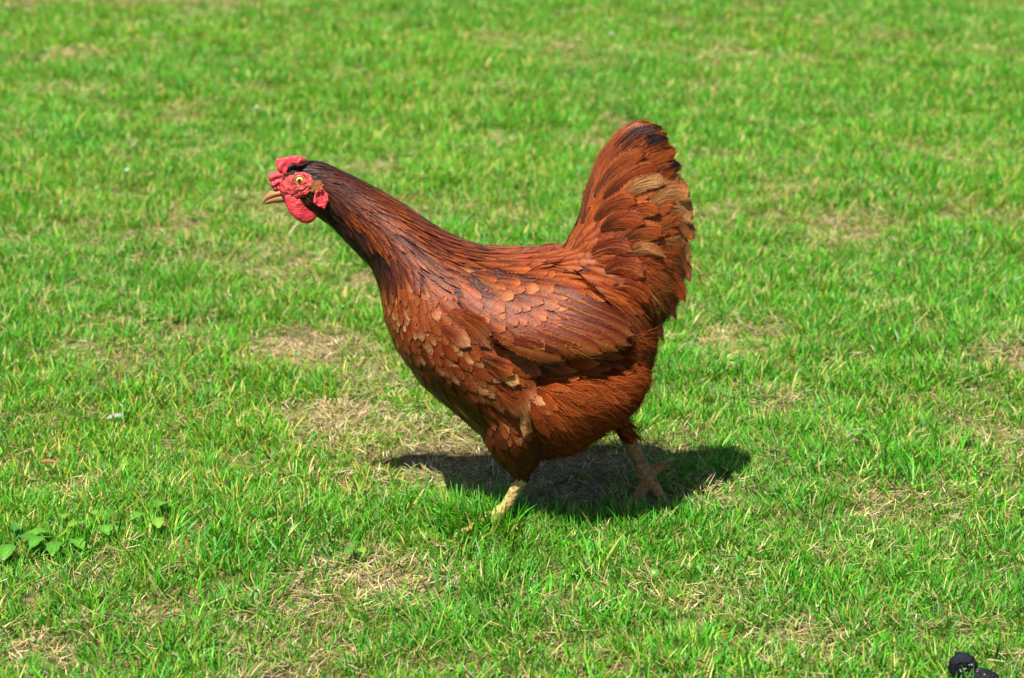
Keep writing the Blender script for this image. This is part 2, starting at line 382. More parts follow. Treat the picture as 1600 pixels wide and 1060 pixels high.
#HEN_BEGIN
# ------------------------------------------------------------------ hen
hen = empty('hen', (0.03, 0, 0), 'reddish brown hen with red comb striding to the left across the lawn', 'hen')
TAN = math.tan(math.radians(18.5))
def loft(rings, n=28, cap=True):
    """rings: (top point, bottom point, half width, y centre) -> verts, faces"""
    V = []; Fc = []
    for (t, b, hw, yc) in rings:
        c = (t + b) / 2; a = (t - b) / 2
        A = a.length; aa = math.sqrt(max(A * A - (hw * TAN) ** 2, (0.6 * A) ** 2)); a = a * (aa / A)
        for k in range(n):
            ph = 2 * math.pi * k / n
            V.append(c + a * math.cos(ph) + Vector((0, yc - c.y + 0 if False else 0, 0)) + Vector((0, hw * math.sin(ph), 0)))
    for r in range(len(rings) - 1):
        for k in range(n):
            k2 = (k + 1) % n
            Fc.append((r * n + k, r * n + k2, (r + 1) * n + k2, (r + 1) * n + k))
    if cap:
        Fc.append(tuple(range(n - 1, -1, -1))); m = (len(rings) - 1) * n; Fc.append(tuple(range(m, m + n)))
    return V, Fc
def tube(pts, rads, n=12, flat=1.0):
    V = []; Fc = []; m = len(pts)
    for i, p in enumerate(pts):
        d = (pts[min(i + 1, m - 1)] - pts[max(i - 1, 0)]).normalized()
        s = d.cross(Vector((0, 1, 0.13))).normalized(); t = d.cross(s).normalized()
        for k in range(n):
            ph = 2 * math.pi * k / n
            V.append(p + s * rads[i] * math.cos(ph) + t * rads[i] * flat * math.sin(ph))
    for r in range(m - 1):
        for k in range(n):
            k2 = (k + 1) % n; Fc.append((r * n + k, r * n + k2, (r + 1) * n + k2, (r + 1) * n + k))
    Fc.append(tuple(range(n - 1, -1, -1))); q = (m - 1) * n; Fc.append(tuple(range(q, q + n)))
    return V, Fc
def pts_in_poly(poly, step):
    us = [p[0] for p in poly]; vs_ = [p[1] for p in poly]; out = []
    u = min(us)
    while u < max(us):
        v = min(vs_)
        while v < max(vs_):
            if inside(poly, u, v): out.append((u, v))
            v += step
        u += step
    return out
def inside(poly, u, v):
    c = False; j = len(poly) - 1
    for i in range(len(poly)):
        (xi, yi), (xj, yj) = poly[i], poly[j]
        if (yi > v) != (yj > v) and u < (xj - xi) * (v - yi) / (yj - yi) + xi: c = not c
        j = i
    return c
def edge_dist(poly, u, v):
    best = 1e9
    for i in range(len(poly)):
        (x0, y0), (x1, y1) = poly[i - 1], poly[i]
        dx, dy = x1 - x0, y1 - y0; L2 = dx * dx + dy * dy
        t = max(0, min(1, ((u - x0) * dx + (v - y0) * dy) / L2)) if L2 else 0
        best = min(best, math.hypot(u - x0 - t * dx, v - y0 - t * dy))
    return best
def densify(poly, step):
    out = []
    for i in range(len(poly)):
        p, q = poly[i], poly[(i + 1) % len(poly)]; n = max(1, int(math.hypot(q[0] - p[0], q[1] - p[1]) / step))
        for k in range(n): out.append((p[0] + (q[0] - p[0]) * k / n, p[1] + (q[1] - p[1]) * k / n))
    return out
def smooth_poly(poly, it=2):
    for _ in range(it):
        out = []
        for i in range(len(poly)):
            p, q = poly[i], poly[(i + 1) % len(poly)]
            out.append((p[0] * .75 + q[0] * .25, p[1] * .75 + q[1] * .25)); out.append((p[0] * .25 + q[0] * .75, p[1] * .25 + q[1] * .75))
        poly = out
    return poly
def pillow(poly, step, thick, ybase, rnd=0.5, two=True, smooth=2, power=0.5, back=None):
    """a rounded solid whose side view is the polygon: thick(u,v) half thickness, ybase(u,v) its mid depth"""
    poly = smooth_poly(poly, smooth); bd = densify(poly, step)
    inn = [p for p in pts_in_poly(poly, step) if edge_dist(poly, *p) > step * 0.55]
    allp = bd + inn; nb = len(bd)
    r = delaunay_2d_cdt([Vector(p) for p in allp], [(i, (i + 1) % nb) for i in range(nb)], [], 1, 1e-5)
    vv, ff = r[0], r[2]
    dm = max(edge_dist(poly, *p) for p in inn) if inn else 1
    front = []; backv = []; V = []; Fc = []
    for p in vv:
        e = edge_dist(poly, p[0], p[1]); q = min(1, e / (dm * rnd)); f = math.sqrt(max(0, 1 - (1 - q) ** 2)) if power == 0.5 else q ** power
        yb = ybase(p[0], p[1]); th = thick(p[0], p[1])
        c = P(p[0], p[1], yb); n_ = Vector((0, -1, 0))
        V.append(c + n_ * th * f)
    n0 = len(V)
    for p in vv:
        e = edge_dist(poly, p[0], p[1]); q = min(1, e / (dm * rnd)); f = math.sqrt(max(0, 1 - (1 - q) ** 2)) if power == 0.5 else q ** power
        yb = ybase(p[0], p[1]); th = thick(p[0], p[1])
        V.append(P(p[0], p[1], yb) + Vector((0, 1, 0)) * th * f)
    def ccw(f):
        a, b, c = (vv[i] for i in f[:3]); return (b[0] - a[0]) * (c[1] - a[1]) - (b[1] - a[1]) * (c[0] - a[0]) > 0
    for f in ff:
        f = list(f)
        if ccw(f): f = f[::-1]
        Fc.append(tuple(f)); Fc.append(tuple(i + n0 for i in reversed(f)))
    # rim
    for i in range(nb):
        a, b = i, (i + 1) % nb
        if a in r[3][0:0]: pass
    bm = bmesh.new(); bv = [bm.verts.new(v) for v in V]
    for f in Fc:
        try: bm.faces.new([bv[i] for i in f])
        except ValueError: pass
    bmesh.ops.remove_doubles(bm, verts=bm.verts, dist=0.00005)
    bmesh.ops.recalc_face_normals(bm, faces=bm.faces)
    bm.verts.index_update()
    V = [v.co.copy() for v in bm.verts]; Fc = [tuple(v.index for v in f.verts) for f in bm.faces]; bm.free()
    return V, Fc
def mirror(V): return [Vector((v.x, -v.y, v.z)) for v in V]
class Geo:
    def __init__(s): s.V = []; s.F = []
    def add(s, vf):
        o = len(s.V); s.V += list(vf[0]); s.F += [tuple(i + o for i in f) for f in vf[1]]
R = lambda tu, tv, bu, bv, hw: (P(tu, tv), P(bu, bv), hw, 0)

g = Geo()
INS = 3.0   # the skin lies this many pixels inside the plumage
g.add(loft([R(432, 286, 437, 312, .004), R(440, 274, 446, 318, .0105), R(455, 259, 460, 326, .0155), R(475, 251, 480, 331, .0185), R(500, 252.5, 500, 340, .0205), R(525, 263, 520, 355, .0215),
            R(560, 280, 540, 376, .0245), R(600, 302, 560, 398, .030), R(640, 326, 580, 418, .038), R(680, 354, 592, 452, .050), R(720, 375, 598, 500, .064),
            R(760, 387, 615, 545, .077), R(800, 391, 655, 600, .087), R(840, 388, 712, 648, .094), R(880, 382, 775, 700, .095), R(915, 372, 845, 700, .092),
            R(945, 385, 912, 664, .088), R(972, 400, 960, 636, .075), R(996, 425, 996, 602, .058), R(1012, 450, 1012, 570, .036), R(1020, 470, 1018, 535, .015)]))
# tail: a tall thin fan
TAILP = [(880, 385), (897, 358), (910, 325), (926, 285), (938, 250), (955, 222), (980, 200), (1012, 194), (1034, 206), (1046, 232), (1055, 262), (1064, 295), (1071, 325), (1072, 352), (1072, 385), (1068, 420), (1058, 455), (1045, 485), (1025, 505), (985, 510), (930, 470)]
TAILX = smooth_poly([(850, 400), (890, 355), (905, 318), (922, 278), (934, 242), (953, 214), (980, 192), (1014, 186), (1042, 197), (1056, 226), (1065, 260), (1072, 290), (1082, 322), (1081, 350), (1085, 378), (1079, 425), (1070, 465), (1056, 500), (1030, 525), (985, 530), (920, 480)], 1)
def tail_thick(u, v):
    b = sstep(210, 470, v); return lerp(0.016, 0.052, b) * (1 - 0.55 * sstep(1010, 1085, u))
g.add(pillow(TAILP, 12, tail_thick, lambda u, v: 0, rnd=0.9))
# drumsticks
def ball_tube(ctrl, Y, fl=0.8):
    pts = [P(u, v, Y) for (u, v, r) in ctrl]; rd = [r * 0.00068 for (u, v, r) in ctrl]
    return tube(pts, rd, 20, fl)
YN, YF = -0.046, 0.030
g.add(ball_tube([(840, 560, 20), (830, 600, 60), (815, 650, 62), (808, 688, 50), (813, 716, 34), (818, 732, 21), (820, 740, 9)], YN))
g.add(ball_tube([(900, 560, 20), (912, 600, 46), (930, 618, 34), (944, 632, 22), (952, 642, 14), (955, 648, 8)], YF))
# near thigh and rear fluff bulge out to the sides
for sgn in (-1, 1):
    g.add(ball_tube([(812, 646, 10), (834, 634, 58), (876, 624, 70), (926, 606, 64), (975, 592, 46), (1006, 582, 14)], sgn * 0.060, 0.95))
    g.add(ball_tube([(824, 674, 10), (842, 678, 38), (878, 662, 44), (925, 638, 38), (965, 622, 16)], sgn * 0.040, 1.0))
# shanks and toes
px = 0.00068
def limb(ctrl): g.add(tube([c[0] for c in ctrl], [c[1] for c in ctrl], 12))
GN = P(772, 812, -0.046)
ank = Vector((GN.x + 0.003, YN + 0.002, 0.014))
limb([(P(818, 728, YN), .0072), (P(814, 748, YN), .0078), (P(804, 768, YN), .0066), (P(789, 795, YN), .0064), (ank + Vector((0.004, 0, 0.006)), .0084), (ank, .0078)])
CLAWS = []
def toe(a, pts, r0, r1):
    allp = [a] + pts; k_ = len(allp)
    limb([(p, lerp(r0, r1, i / (k_ - 1)) * (1.12 if i % 2 else 1.0)) for i, p in enumerate(allp)])
    d = (allp[-1] - allp[-2]).normalized(); CLAWS.append((allp[-1], d, r1))
for ang, ln in ((180, .052), (147, .044), (213, .044), (10, .020)):
    dx, dy = math.cos(math.radians(ang)), math.sin(math.radians(ang))
    toe(ank, [ank + Vector((dx * ln * q, dy * ln * q, -0.0085 * min(1, q * 1.6) + (0.002 if q in (.35, .7) else 0))) for q in (.35, .7, 1.0)], .0066, .0040)
ank2 = P(1013, 756, YF)
limb([(P(958, 642, YF), .0078), (P(980, 682, YF), .0086), (P(993, 708, YF), .0078), (P(1004, 733, YF), .0080), (P(1011, 750, YF), .0098), (ank2, .0085)])
toe(P(1010, 752, YF), [P(1004, 770, YF - .004), P(1003, 785, YF - .010), P(1007, 799, YF - .014)], .0060, .0050)
toe(P(1017, 752, YF), [P(1026, 764, YF - .006), P(1034, 776, YF - .012), P(1039, 787, YF - .016)], .0058, .0046)
toe(P(1008, 756, YF), [P(998, 772, YF - .002), P(988, 786, YF - .002), P(980, 797, YF - .004)], .0054, .0042)
toe(P(1014, 742, YF), [P(1024, 735, YF), P(1034, 727, YF), P(1042, 722, YF)], .0060, .0042)

me = bpy.data.meshes.new('body'); me.from_pydata([tuple(v) for v in g.V], [], g.F)
bm = bmesh.new(); bm.from_mesh(me); bmesh.ops.recalc_face_normals(bm, faces=bm.faces); bm.to_mesh(me); bm.free()
tmp = bpy.data.objects.new('body_raw', me); COL.objects.link(tmp)
rm = tmp.modifiers.new('r', 'REMESH'); rm.mode = 'VOXEL'; rm.voxel_size = 0.0022
sm = tmp.modifiers.new('s', 'SMOOTH'); sm.factor = 0.5; sm.iterations = 5
dg = bpy.context.evaluated_depsgraph_get()
bme = bpy.data.meshes.new_from_object(tmp.evaluated_get(dg)); bpy.data.objects.remove(tmp)
bme.name = 'body'
nv = len(bme.vertices); co = np.empty(nv * 3, np.float32); bme.vertices.foreach_get('co', co); co = co.reshape(-1, 3)
# ---- colours of the bare skin: rust down, tan legs
cols = np.tile(np.array([0.045, 0.009, 0.003]), (nv, 1))
BV = [Vector(c) for c in co]; BP = [proj(Vector((v.x, -abs(v.y), v.z))) for v in BV]
for i, v in enumerate(BV):
    u, w = BP[i]
    if (u < 850 and w > 741) or (u > 938 and w > 640 and v.y > .006 and v.z < .106 and v.y < .060):
        cols[i] = (0.31, 0.215, 0.075) if u < 870 else (0.21, 0.108, 0.044)
    elif u < 640 and w < 420:
        cols[i] = (0.020, 0.007, 0.005)
a = bme.color_attributes.new('Col', 'FLOAT_COLOR', 'POINT'); arr = np.ones((nv, 4), np.float32); arr[:, :3] = cols; a.data.foreach_set('color', arr.ravel())
bme.polygons.foreach_set('use_smooth', [True] * len(bme.polygons)); bme.materials.clear(); bme.materials.append(M_SKIN)
body = bpy.data.objects.new('body', bme); link(body, hen)
print('body verts', nv)

def bvh_of(V, Fc): return BVHTree.FromPolygons(V, Fc)
BF = [tuple(p.vertices) for p in bme.polygons]
BN = [Vector(v.normal) for v in bme.vertices]
bvh_body = bvh_of(BV, BF)
def hit(u, v, bvh):
    r = bvh.ray_cast(CAM, ray(u, v)); return r

# ---- wings: raised pads on both flanks that carry the wing feathers
WINGP = [(700, 418), (730, 405), (780, 402), (840, 405), (890, 420), (930, 450), (965, 490), (984, 520), (986, 540), (972, 548), (930, 553), (880, 559), (830, 563), (800, 553), (760, 535), (725, 500), (700, 460)]
def wing_y(u, v):
    h = hit(u, v, bvh_body)
    return h[0].y if h[0] is not None else -0.06
WV, WF = pillow(WINGP, 8, lambda u, v: lerp(0.006, 0.020, sstep(720, 900, u)) * lerp(.70, 1.10, sstep(440, 540, v)), wing_y, rnd=0.18)
# smooth the pad
bm = bmesh.new(); bv = [bm.verts.new(v) for v in WV]
for f in WF:
    try: bm.faces.new([bv[i] for i in f])
    except ValueError: pass
for _ in range(4): bmesh.ops.smooth_vert(bm, verts=bm.verts, factor=0.5, use_axis_x=False, use_axis_y=True, use_axis_z=False)
bm.normal_update(); bm.verts.index_update()
WV = [v.co.copy() for v in bm.verts]; WN = [v.normal.copy() for v in bm.verts]; bm.free()
RUST_D = (0.040, 0.008, 0.003)
wing = mesh_obj('wing', WV, WF, M_SKIN, hen, cols=[RUST_D] * len(WV)); wing['label'] = 'folded rust brown wing facing the viewer'
wing2 = mesh_obj('wing', mirror(WV), [tuple(reversed(f)) for f in WF], M_SKIN, hen, cols=[RUST_D] * len(WV))
AV = BV + WV + mirror(WV)
AN = BN + WN + [Vector((n.x, -n.y, n.z)) for n in WN]
AF = BF + [tuple(i + len(BV) for i in f) for f in WF] + [tuple(i + len(BV) + len(WV) for i in reversed(f)) for f in WF]
bvh = bvh_of(AV, AF)
def near(p):
    loc, n, i, d = bvh.find_nearest(p)
    f = AF[i]; nn = Vector((0, 0, 0))
    for k_ in f:
        w = 1.0 / ((AV[k_] - loc).length + 1e-4); nn += AN[k_] * w
    nn.normalize()
    if nn.dot(n) < 0.2: nn = n
    return loc, nn, d

# ---- feathers
RUST = (0.104, 0.0128, 0.0021); RUST2 = (0.140, 0.0210, 0.0034); DEEP = (0.062, 0.0080, 0.0018); BLACK = (0.007, 0.004, 0.004)
CREAM = (0.32, 0.165, 0.070); TANC = (0.25, 0.092, 0.022); ORANGE = (0.190, 0.041, 0.0072); MAHOG = (0.040, 0.0075, 0.0035); PALE = (0.36, 0.175, 0.060)
def scale3(c, s): return tuple(q * s for q in c)
PROFILES = {
    'round': [(0, .25), (.12, .62), (.3, .92), (.55, 1.0), (.75, .95), (.88, .78), (.96, .48), (1, .12)],
    'lance': [(0, .3), (.15, .7), (.35, 1.0), (.6, .9), (.78, .65), (.9, .38), (1, .04)],
    'long':  [(0, .35), (.1, .6), (.25, .85), (.5, 1.0), (.75, 1.0), (.88, .86), (.96, .55), (1, .15)],
}
SS = (-1, -.55, 0, .55, 1)
def feather_geo(path, W, style, prof, cup, rnd):
    """path: list of (point, normal); returns verts, faces, colours, barb coords"""
    pr = PROFILES[prof]; n = len(path) - 1
    L_ = sum((path[i + 1][0] - path[i][0]).length for i in range(n))
    V = []; Fc = []; C = []; U = []
    off = rnd.random() * 500; tint = rnd.uniform(0.80, 1.18); pick = rnd.random(); asym = rnd.uniform(-.12, .12)
    for (t, wf) in pr:
        q = t * n; i = min(int(q), n - 1); fr = q - i
        p = path[i][0].lerp(path[i + 1][0], fr); nn = path[i][1].lerp(path[i + 1][1], fr).normalized()
        d = (path[i + 1][0] - path[i][0]).normalized(); s_ = nn.cross(d).normalized()
        for s in SS:
            ragged = rnd.uniform(-.06, .06) if abs(s) == 1 else 0
            w = W * 0.5 * wf * (s + ragged + asym * (1 - s * s))
            back = -0.10 * L_ * (abs(s) ** 1.6) * (t ** 3)       # barbs sweep: rounded tip
            V.append(p + s_ * w + d * back - nn * (cup * W * 0.5 * wf * s * s))
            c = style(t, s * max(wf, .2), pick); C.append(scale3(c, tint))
            U.append((t * L_ / MM - 0.8 * abs(s) * wf * W / MM * 0.5 + off, abs(s) * W / MM * .5, max(abs(s), (t - .7) / .3)))
    m = len(SS)
    for r in range(len(pr) - 1):
        for k_ in range(m - 1): Fc.append((r * m + k_, r * m + k_ + 1, (r + 1) * m + k_ + 1, (r + 1) * m + k_))
    return V, Fc, C, U
def shaft(c, s, amt=.35): return mix3(c, TANC, amt) if abs(s) < .12 else c
def st_wing(t, s, k_):
    c = mix3(RUST, RUST2, k_); c = mix3(scale3(c, .30), c, sstep(.30, .70, t)); c = mix3(c, ORANGE, .8 * sstep(.66, .9, max(t, abs(s)))); c = mix3(c, DEEP, .7 * sstep(.92, 1., t))  # root darkened: shade of the gaps between coverts put into the colour
    if k_ > .90: c = mix3(c, TANC, .55 * sstep(.5, .8, t))
    return shaft(c, s)
def st_flight(t, s, k_):
    c = mix3(DEEP, RUST, .4 + .5 * k_); return shaft(mix3(mix3(c, BLACK, .7 * sstep(.35, .95, s)), TANC, (.2 + .5 * k_) * sstep(.15, .9, -s)), s, .45)
def st_hackle(t, s, k_):
    c = mix3(MAHOG, ORANGE, (.22 + .62 * k_) * sstep(.15, .7, t)); c = mix3(c, BLACK, sstep(.30, .85, abs(s)) * .95)
    return mix3(c, BLACK, .5 * sstep(.9, 1.0, t))
def st_hackle_dark(t, s, k_):
    return mix3(BLACK, (0.085, 0.020, 0.009), .25 + .6 * k_ * (1 - abs(s)))
def st_throat(t, s, k_): return mix3(BLACK, (0.05, 0.018, 0.012), k_ * k_)
def st_breast(t, s, k_):
    c = mix3(RUST, ORANGE, .4 * k_); c = mix3(scale3(c, .6), c, sstep(.1, .6, t))  # painted shade at the base, under the overlapping feather
    am = .12 + .68 * sstep(.35, .95, k_)
    return mix3(c, CREAM, am * 1.1 * sstep(.40, .90, t) * (1 - .6 * abs(s)))
def st_breast_plain(t, s, k_):
    c = mix3(RUST, ORANGE, .5 * k_); c = mix3(c, CREAM, (.5 if k_ > .82 else .08) * sstep(.5, .85, t)); return shaft(c, s, .25)
def st_under(t, s, k_): return mix3(mix3((.042, .0115, .0035), RUST, k_ * .4), TANC, .15 * sstep(.7, 1, t) * k_)  # brown made darker: shade under breast and drumstick put into the colour
def st_fluff(t, s, k_):
    c = mix3(RUST, ORANGE, .1 + .6 * k_); c = mix3(scale3(c, .35), c, sstep(.15, .75, t)); return mix3(c, TANC, .45 * sstep(.6, 1, t) * k_)  # dark roots paint the shade between the fluffy locks
def st_back(t, s, k_):
    c = mix3(RUST, RUST2, k_); return shaft(mix3(scale3(c, .6), c, sstep(.1, .6, t)), s, .45)  # shade under the overlap painted in towards the root
def st_tail(t, s, k_):
    c = mix3(RUST2, ORANGE, .3 + .7 * k_); c = mix3(scale3(c, .3), c, sstep(.10, .6, t)); return mix3(c, TANC, .5 * sstep(.3, 1, abs(s)) * k_)  # root toned down to paint shadow between tail feathers
def st_tail_pale(t, s, k_):
    return mix3(mix3(RUST2, ORANGE, .6), PALE, sstep(.10, .6, t) * (.95 - .35 * (s > .3)))
def st_tail_black(t, s, k_):
    c = mix3(RUST2, ORANGE, .6); return mix3(c, BLACK, sstep(.42, .58, t) * sstep(-.35, .05, s + (k_ - .5) * .4))
def st_tail_mix(t, s, k_):
    c = mix3(ORANGE, PALE, .10 + .6 * k_); c = mix3(scale3(c, .4), c, sstep(.1, .55, t)); return mix3(c, RUST2, .5 * sstep(.3, .9, abs(s)))  # same painted root shade as the plain tail feathers
def st_face(t, s, k_): return mix3(BLACK, (0.14, 0.05, 0.02), k_)

# control field: (u, v, direction in degrees (0 right, 90 up), length mm, width mm, spacing mm, style, profile, lift mm)
CT = [
    (470, 253, -5, 9, 2.6, 2.0, st_throat, 'lance', 1.0), (500, 256, -12, 11, 2.6, 2.0, st_throat, 'lance', 1.0), (505, 275, -25, 13, 2.8, 2.2, st_hackle_dark, 'lance', 1.0),
    (520, 300, -40, 18, 3.2, 2.6, st_hackle_dark, 'lance', 1.2), (500, 325, -50, 12, 3.0, 2.2, st_throat, 'lance', 1.2), (480, 335, -50, 9, 2.6, 2.0, st_throat, 'lance', 1.2), (455, 320, -30, 6, 2.2, 1.8, st_face, 'lance', .8),
    (540, 270, -25, 22, 3.6, 3.0, st_hackle_dark, 'lance', 1.2), (545, 320, -42, 26, 4.0, 3.2, st_hackle, 'lance', 1.4), (520, 350, -52, 18, 3.6, 2.8, st_throat, 'lance', 1.4), (548, 375, -58, 24, 4.4, 3.2, st_throat, 'lance', 1.6),
    (590, 295, -32, 32, 4.6, 3.4, st_hackle, 'lance', 1.6), (585, 345, -46, 36, 4.8, 3.6, st_hackle, 'lance', 1.8), (575, 395, -62, 30, 5.0, 3.6, st_throat, 'lance', 1.8),
    (640, 330, -34, 42, 5.4, 4.0, st_hackle, 'lance', 2.0), (625, 375, -52, 42, 5.4, 4.0, st_hackle, 'lance', 2.2), (605, 410, -68, 34, 5.4, 4.0, st_hackle_dark, 'lance', 2.2),
    (690, 360, -30, 46, 6.2, 4.6, st_hackle, 'lance', 2.2), (670, 400, -48, 42, 6.2, 4.8, st_hackle, 'lance', 2.4),
    (750, 385, -14, 40, 11, 8.0, st_back, 'round', 2.4), (730, 415, -26, 36, 15, 11, st_back, 'round', 2.4), (700, 440, -45, 34, 14, 10, st_breast_plain, 'round', 2.6), (650, 440, -68, 30, 12, 8.5, st_breast_plain, 'round', 2.4),
    (800, 388, -5, 40, 12, 8.5, st_back, 'round', 2.4), (850, 388, 5, 40, 13, 9, st_back, 'round', 2.4), (890, 385, 22, 40, 14, 9, st_back, 'round', 2.4), (910, 420, -8, 42, 16, 10, st_back, 'round', 2.6),
    (600, 450, -82, 24, 10, 7.0, st_breast_plain, 'round', 2.2), (595, 490, -82, 22, 10, 7.0, st_breast, 'round', 2.4), (625, 480, -74, 24, 11, 7.6, st_breast, 'round', 2.4), (610, 530, -70, 22, 10, 7.2, st_breast, 'round', 2.4),
    (650, 520, -58, 26, 12, 8.4, st_breast, 'round', 2.6), (690, 490, -55, 30, 15, 10, st_breast_plain, 'round', 2.8), (700, 545, -40, 30, 14, 9.5, st_breast, 'round', 2.8), (640, 575, -52, 26, 11, 8.0, st_under, 'round', 2.4),
    (740, 590, -40, 32, 15, 10, st_breast, 'round', 3.0), (690, 610, -48, 30, 12, 9, st_under, 'round', 2.6), (780, 620, -42, 34, 15, 10, st_breast, 'round', 3.2), (750, 660, -52, 34, 13, 9.5, st_under, 'round', 2.6), (800, 650, -60, 30, 14, 9.5, st_breast_plain, 'round', 3.0), (785, 685, -70, 26, 11, 8, st_under, 'lance', 2.4), (825, 680, -75, 26, 11, 8, st_under, 'lance', 2.4),
    (770, 560, -30, 34, 16, 11, st_breast_plain, 'round', 3.0), (800, 700, -78, 24, 10, 7.5, st_under, 'lance', 2.6), (830, 700, -85, 22, 10, 7.0, st_under, 'lance', 2.8), (815, 728, -88, 11, 7, 4.5, st_under, 'lance', 1.6),
    (760, 450, -38, 30, 17, 11.5, st_wing, 'round', 2.8), (740, 500, -42, 30, 16, 11, st_wing, 'round', 2.8), (800, 430, -26, 32, 18, 12, st_wing, 'round', 2.8), (800, 500, -38, 32, 18, 12, st_wing, 'round', 3.0), (860, 460, -32, 34, 19, 12.5, st_wing, 'round', 3.0),
    (860, 520, -34, 36, 19, 12.5, st_wing, 'round', 3.0), (910, 480, -34, 36, 19, 12.5, st_wing, 'round', 3.0), (820, 550, -28, 34, 17, 12, st_wing, 'round', 2.6), (950, 520, -26, 40, 20, 13, st_wing, 'round', 2.4), (900, 550, -14, 44, 20, 14, st_flight, 'round', 2.0),
    (860, 600, -14, 36, 13, 8.5, st_fluff, 'lance', 3.6), (900, 630, -16, 36, 13, 8.0, st_fluff, 'lance', 4.0), (850, 660, -45, 34, 13, 8.0, st_fluff, 'lance', 4.0), (880, 690, -55, 30, 11, 7.0, st_fluff, 'lance', 4.2), (940, 600, -8, 38, 13, 8.0, st_fluff, 'lance', 4.4),
    (950, 650, -35, 34, 12, 7.5, st_fluff, 'lance', 4.8), (990, 600, -15, 36, 12, 7.5, st_fluff, 'lance', 5.0), (985, 640, -45, 32, 11, 7.0, st_fluff, 'lance', 5.0), (1005, 560, 5, 34, 12, 7.5, st_fluff, 'lance', 5.0), (1000, 520, -35, 36, 12, 8, st_under, 'lance', 4.5),
    (930, 360, 55, 47, 10, 7.2, st_tail, 'lance', 2.4), (920, 320, 66, 52, 10, 7.2, st_tail, 'lance', 2.4), (960, 400, 12, 36, 16, 10, st_back, 'round', 3.4), (955, 350, 38, 50, 12, 8.0, st_tail, 'lance', 3.2), (950, 290, 60, 57, 11, 7.2, st_tail, 'lance', 2.7),
    (970, 240, 52, 55, 11, 8.0, st_tail, 'lance', 2.1), (1010, 230, 36, 50, 11, 8.0, st_tail, 'lance', 2.1), (1000, 290, 34, 55, 12, 8.0, st_tail, 'lance', 3.2), (1040, 270, 26, 47, 11, 8.0, st_tail_mix, 'long', 2.9), (1000, 350, 14, 55, 13, 8.0, st_tail, 'lance', 3.5),
    (1040, 330, 4, 50, 13, 8.8, st_tail_mix, 'long', 3.5), (1000, 400, -6, 50, 12, 8.0, st_tail, 'round', 3.7), (1045, 390, -24, 50, 11, 8.0, st_tail_mix, 'long', 3.7), (975, 450, -24, 36, 15, 10, st_back, 'round', 4.2), (1020, 445, -36, 47, 10, 7.2, st_tail_mix, 'lance', 4.0),
    (1045, 450, -50, 36, 11, 8, st_under, 'lance', 5.0), (990, 490, -48, 36, 12, 8, st_under, 'lance', 4.6), (1025, 490, -40, 36, 11, 8, st_under, 'lance', 5.0),
]
CU = np.array([[c[0], c[1]] for c in CT], float)
def field(u, v):
    d2 = ((CU - (u, v)) ** 2).sum(1) + 30.0; w = 1 / d2 ** 2
    o = np.argsort(-w)[:4]; ws = w[o] / w[o].sum()
    ca = sum(ws[i] * math.cos(math.radians(CT[o[i]][2])) for i in range(4)); sa = sum(ws[i] * math.sin(math.radians(CT[o[i]][2])) for i in range(4))
    num = [sum(ws[i] * CT[o[i]][j] for i in range(4)) for j in (3, 4, 5, 8)]
    return math.atan2(sa, ca), num[0], num[1], num[2], num[3], o, ws
FACEP = smooth_poly([(434, 290), (446, 278), (455, 270), (468, 267), (482, 270), (490, 279), (492, 292), (486, 302), (476, 309), (464, 312), (450, 312), (438, 307)], 1)
def march(p, d, L_, nseg, base, lift, curve=1.0):
    path = []; loc, n, _ = near(p); p = loc; last = n
    for i in range(nseg + 1):
        loc, n, dist = near(p)
        if i and (n.dot(last) < 0.55 or dist > 0.010): n = last; loc = p
        t = i / nseg
        path.append((loc + n * (base + lift * t ** curve), n)); last = n
        d = d - n * d.dot(n)
        if d.length < 1e-4: break
        d.normalize(); p = loc + d * (L_ / nseg)
    return path
# triangle sampling of the whole skin
tri = []
for f in AF:
    if len(f) == 3: tri.append(f)
    else: tri.append((f[0], f[1], f[2])); tri.append((f[0], f[2], f[3]))
tri = np.array(tri); AVn = np.array([tuple(v) for v in AV]); A0, A1, A2 = AVn[tri[:, 0]], AVn[tri[:, 1]], AVn[tri[:, 2]]
area = np.linalg.norm(np.cross(A1 - A0, A2 - A0), axis=1) / 2; cum = np.cumsum(area); 
NC = 110000
ti = np.searchsorted(cum, rng.uniform(0, cum[-1], NC)); r1 = np.sqrt(rng.uniform(0, 1, NC))[:, None]; r2 = rng.uniform(0, 1, NC)[:, None]
S = A0[ti] * (1 - r1) + A1[ti] * r1 * (1 - r2) + A2[ti] * r1 * r2
cell = {}; CS = 0.004
def blocked(p, rad):
    k_ = int(math.ceil(rad / CS)); a_, b_, c_ = (int(math.floor(q / CS)) for q in p)
    for i in range(a_ - k_, a_ + k_ + 1):
        for j in range(b_ - k_, b_ + k_ + 1):
            for m in range(c_ - k_, c_ + k_ + 1):
                for q in cell.get((i, j, m), ()):
                    if (q - p).length < rad: return True
    return False
def put(p): cell.setdefault(tuple(int(math.floor(q / CS)) for q in p), []).append(p)
fr = random.Random(5)
class Bag:
    def __init__(s): s.V = []; s.F = []; s.C = []; s.U = []
    def add(s, q):
        o = len(s.V); s.V += q[0]; s.F += [tuple(i + o for i in f) for f in q[1]]; s.C += q[2]; s.U += q[3]
    def build(s, name, parent, mat=None): return mesh_obj(name, s.V, s.F, mat or M_FEATHER, parent, cols=s.C, uvs=s.U)
plum = Bag(); down = Bag(); singles = []
in_leg = lambda u, v, p: (p.z < 0.080 and ((u < 870 and v > 742) or (u > 925 and v > 632 and p.y > .004 and p.y < .07)))
cnt = 0
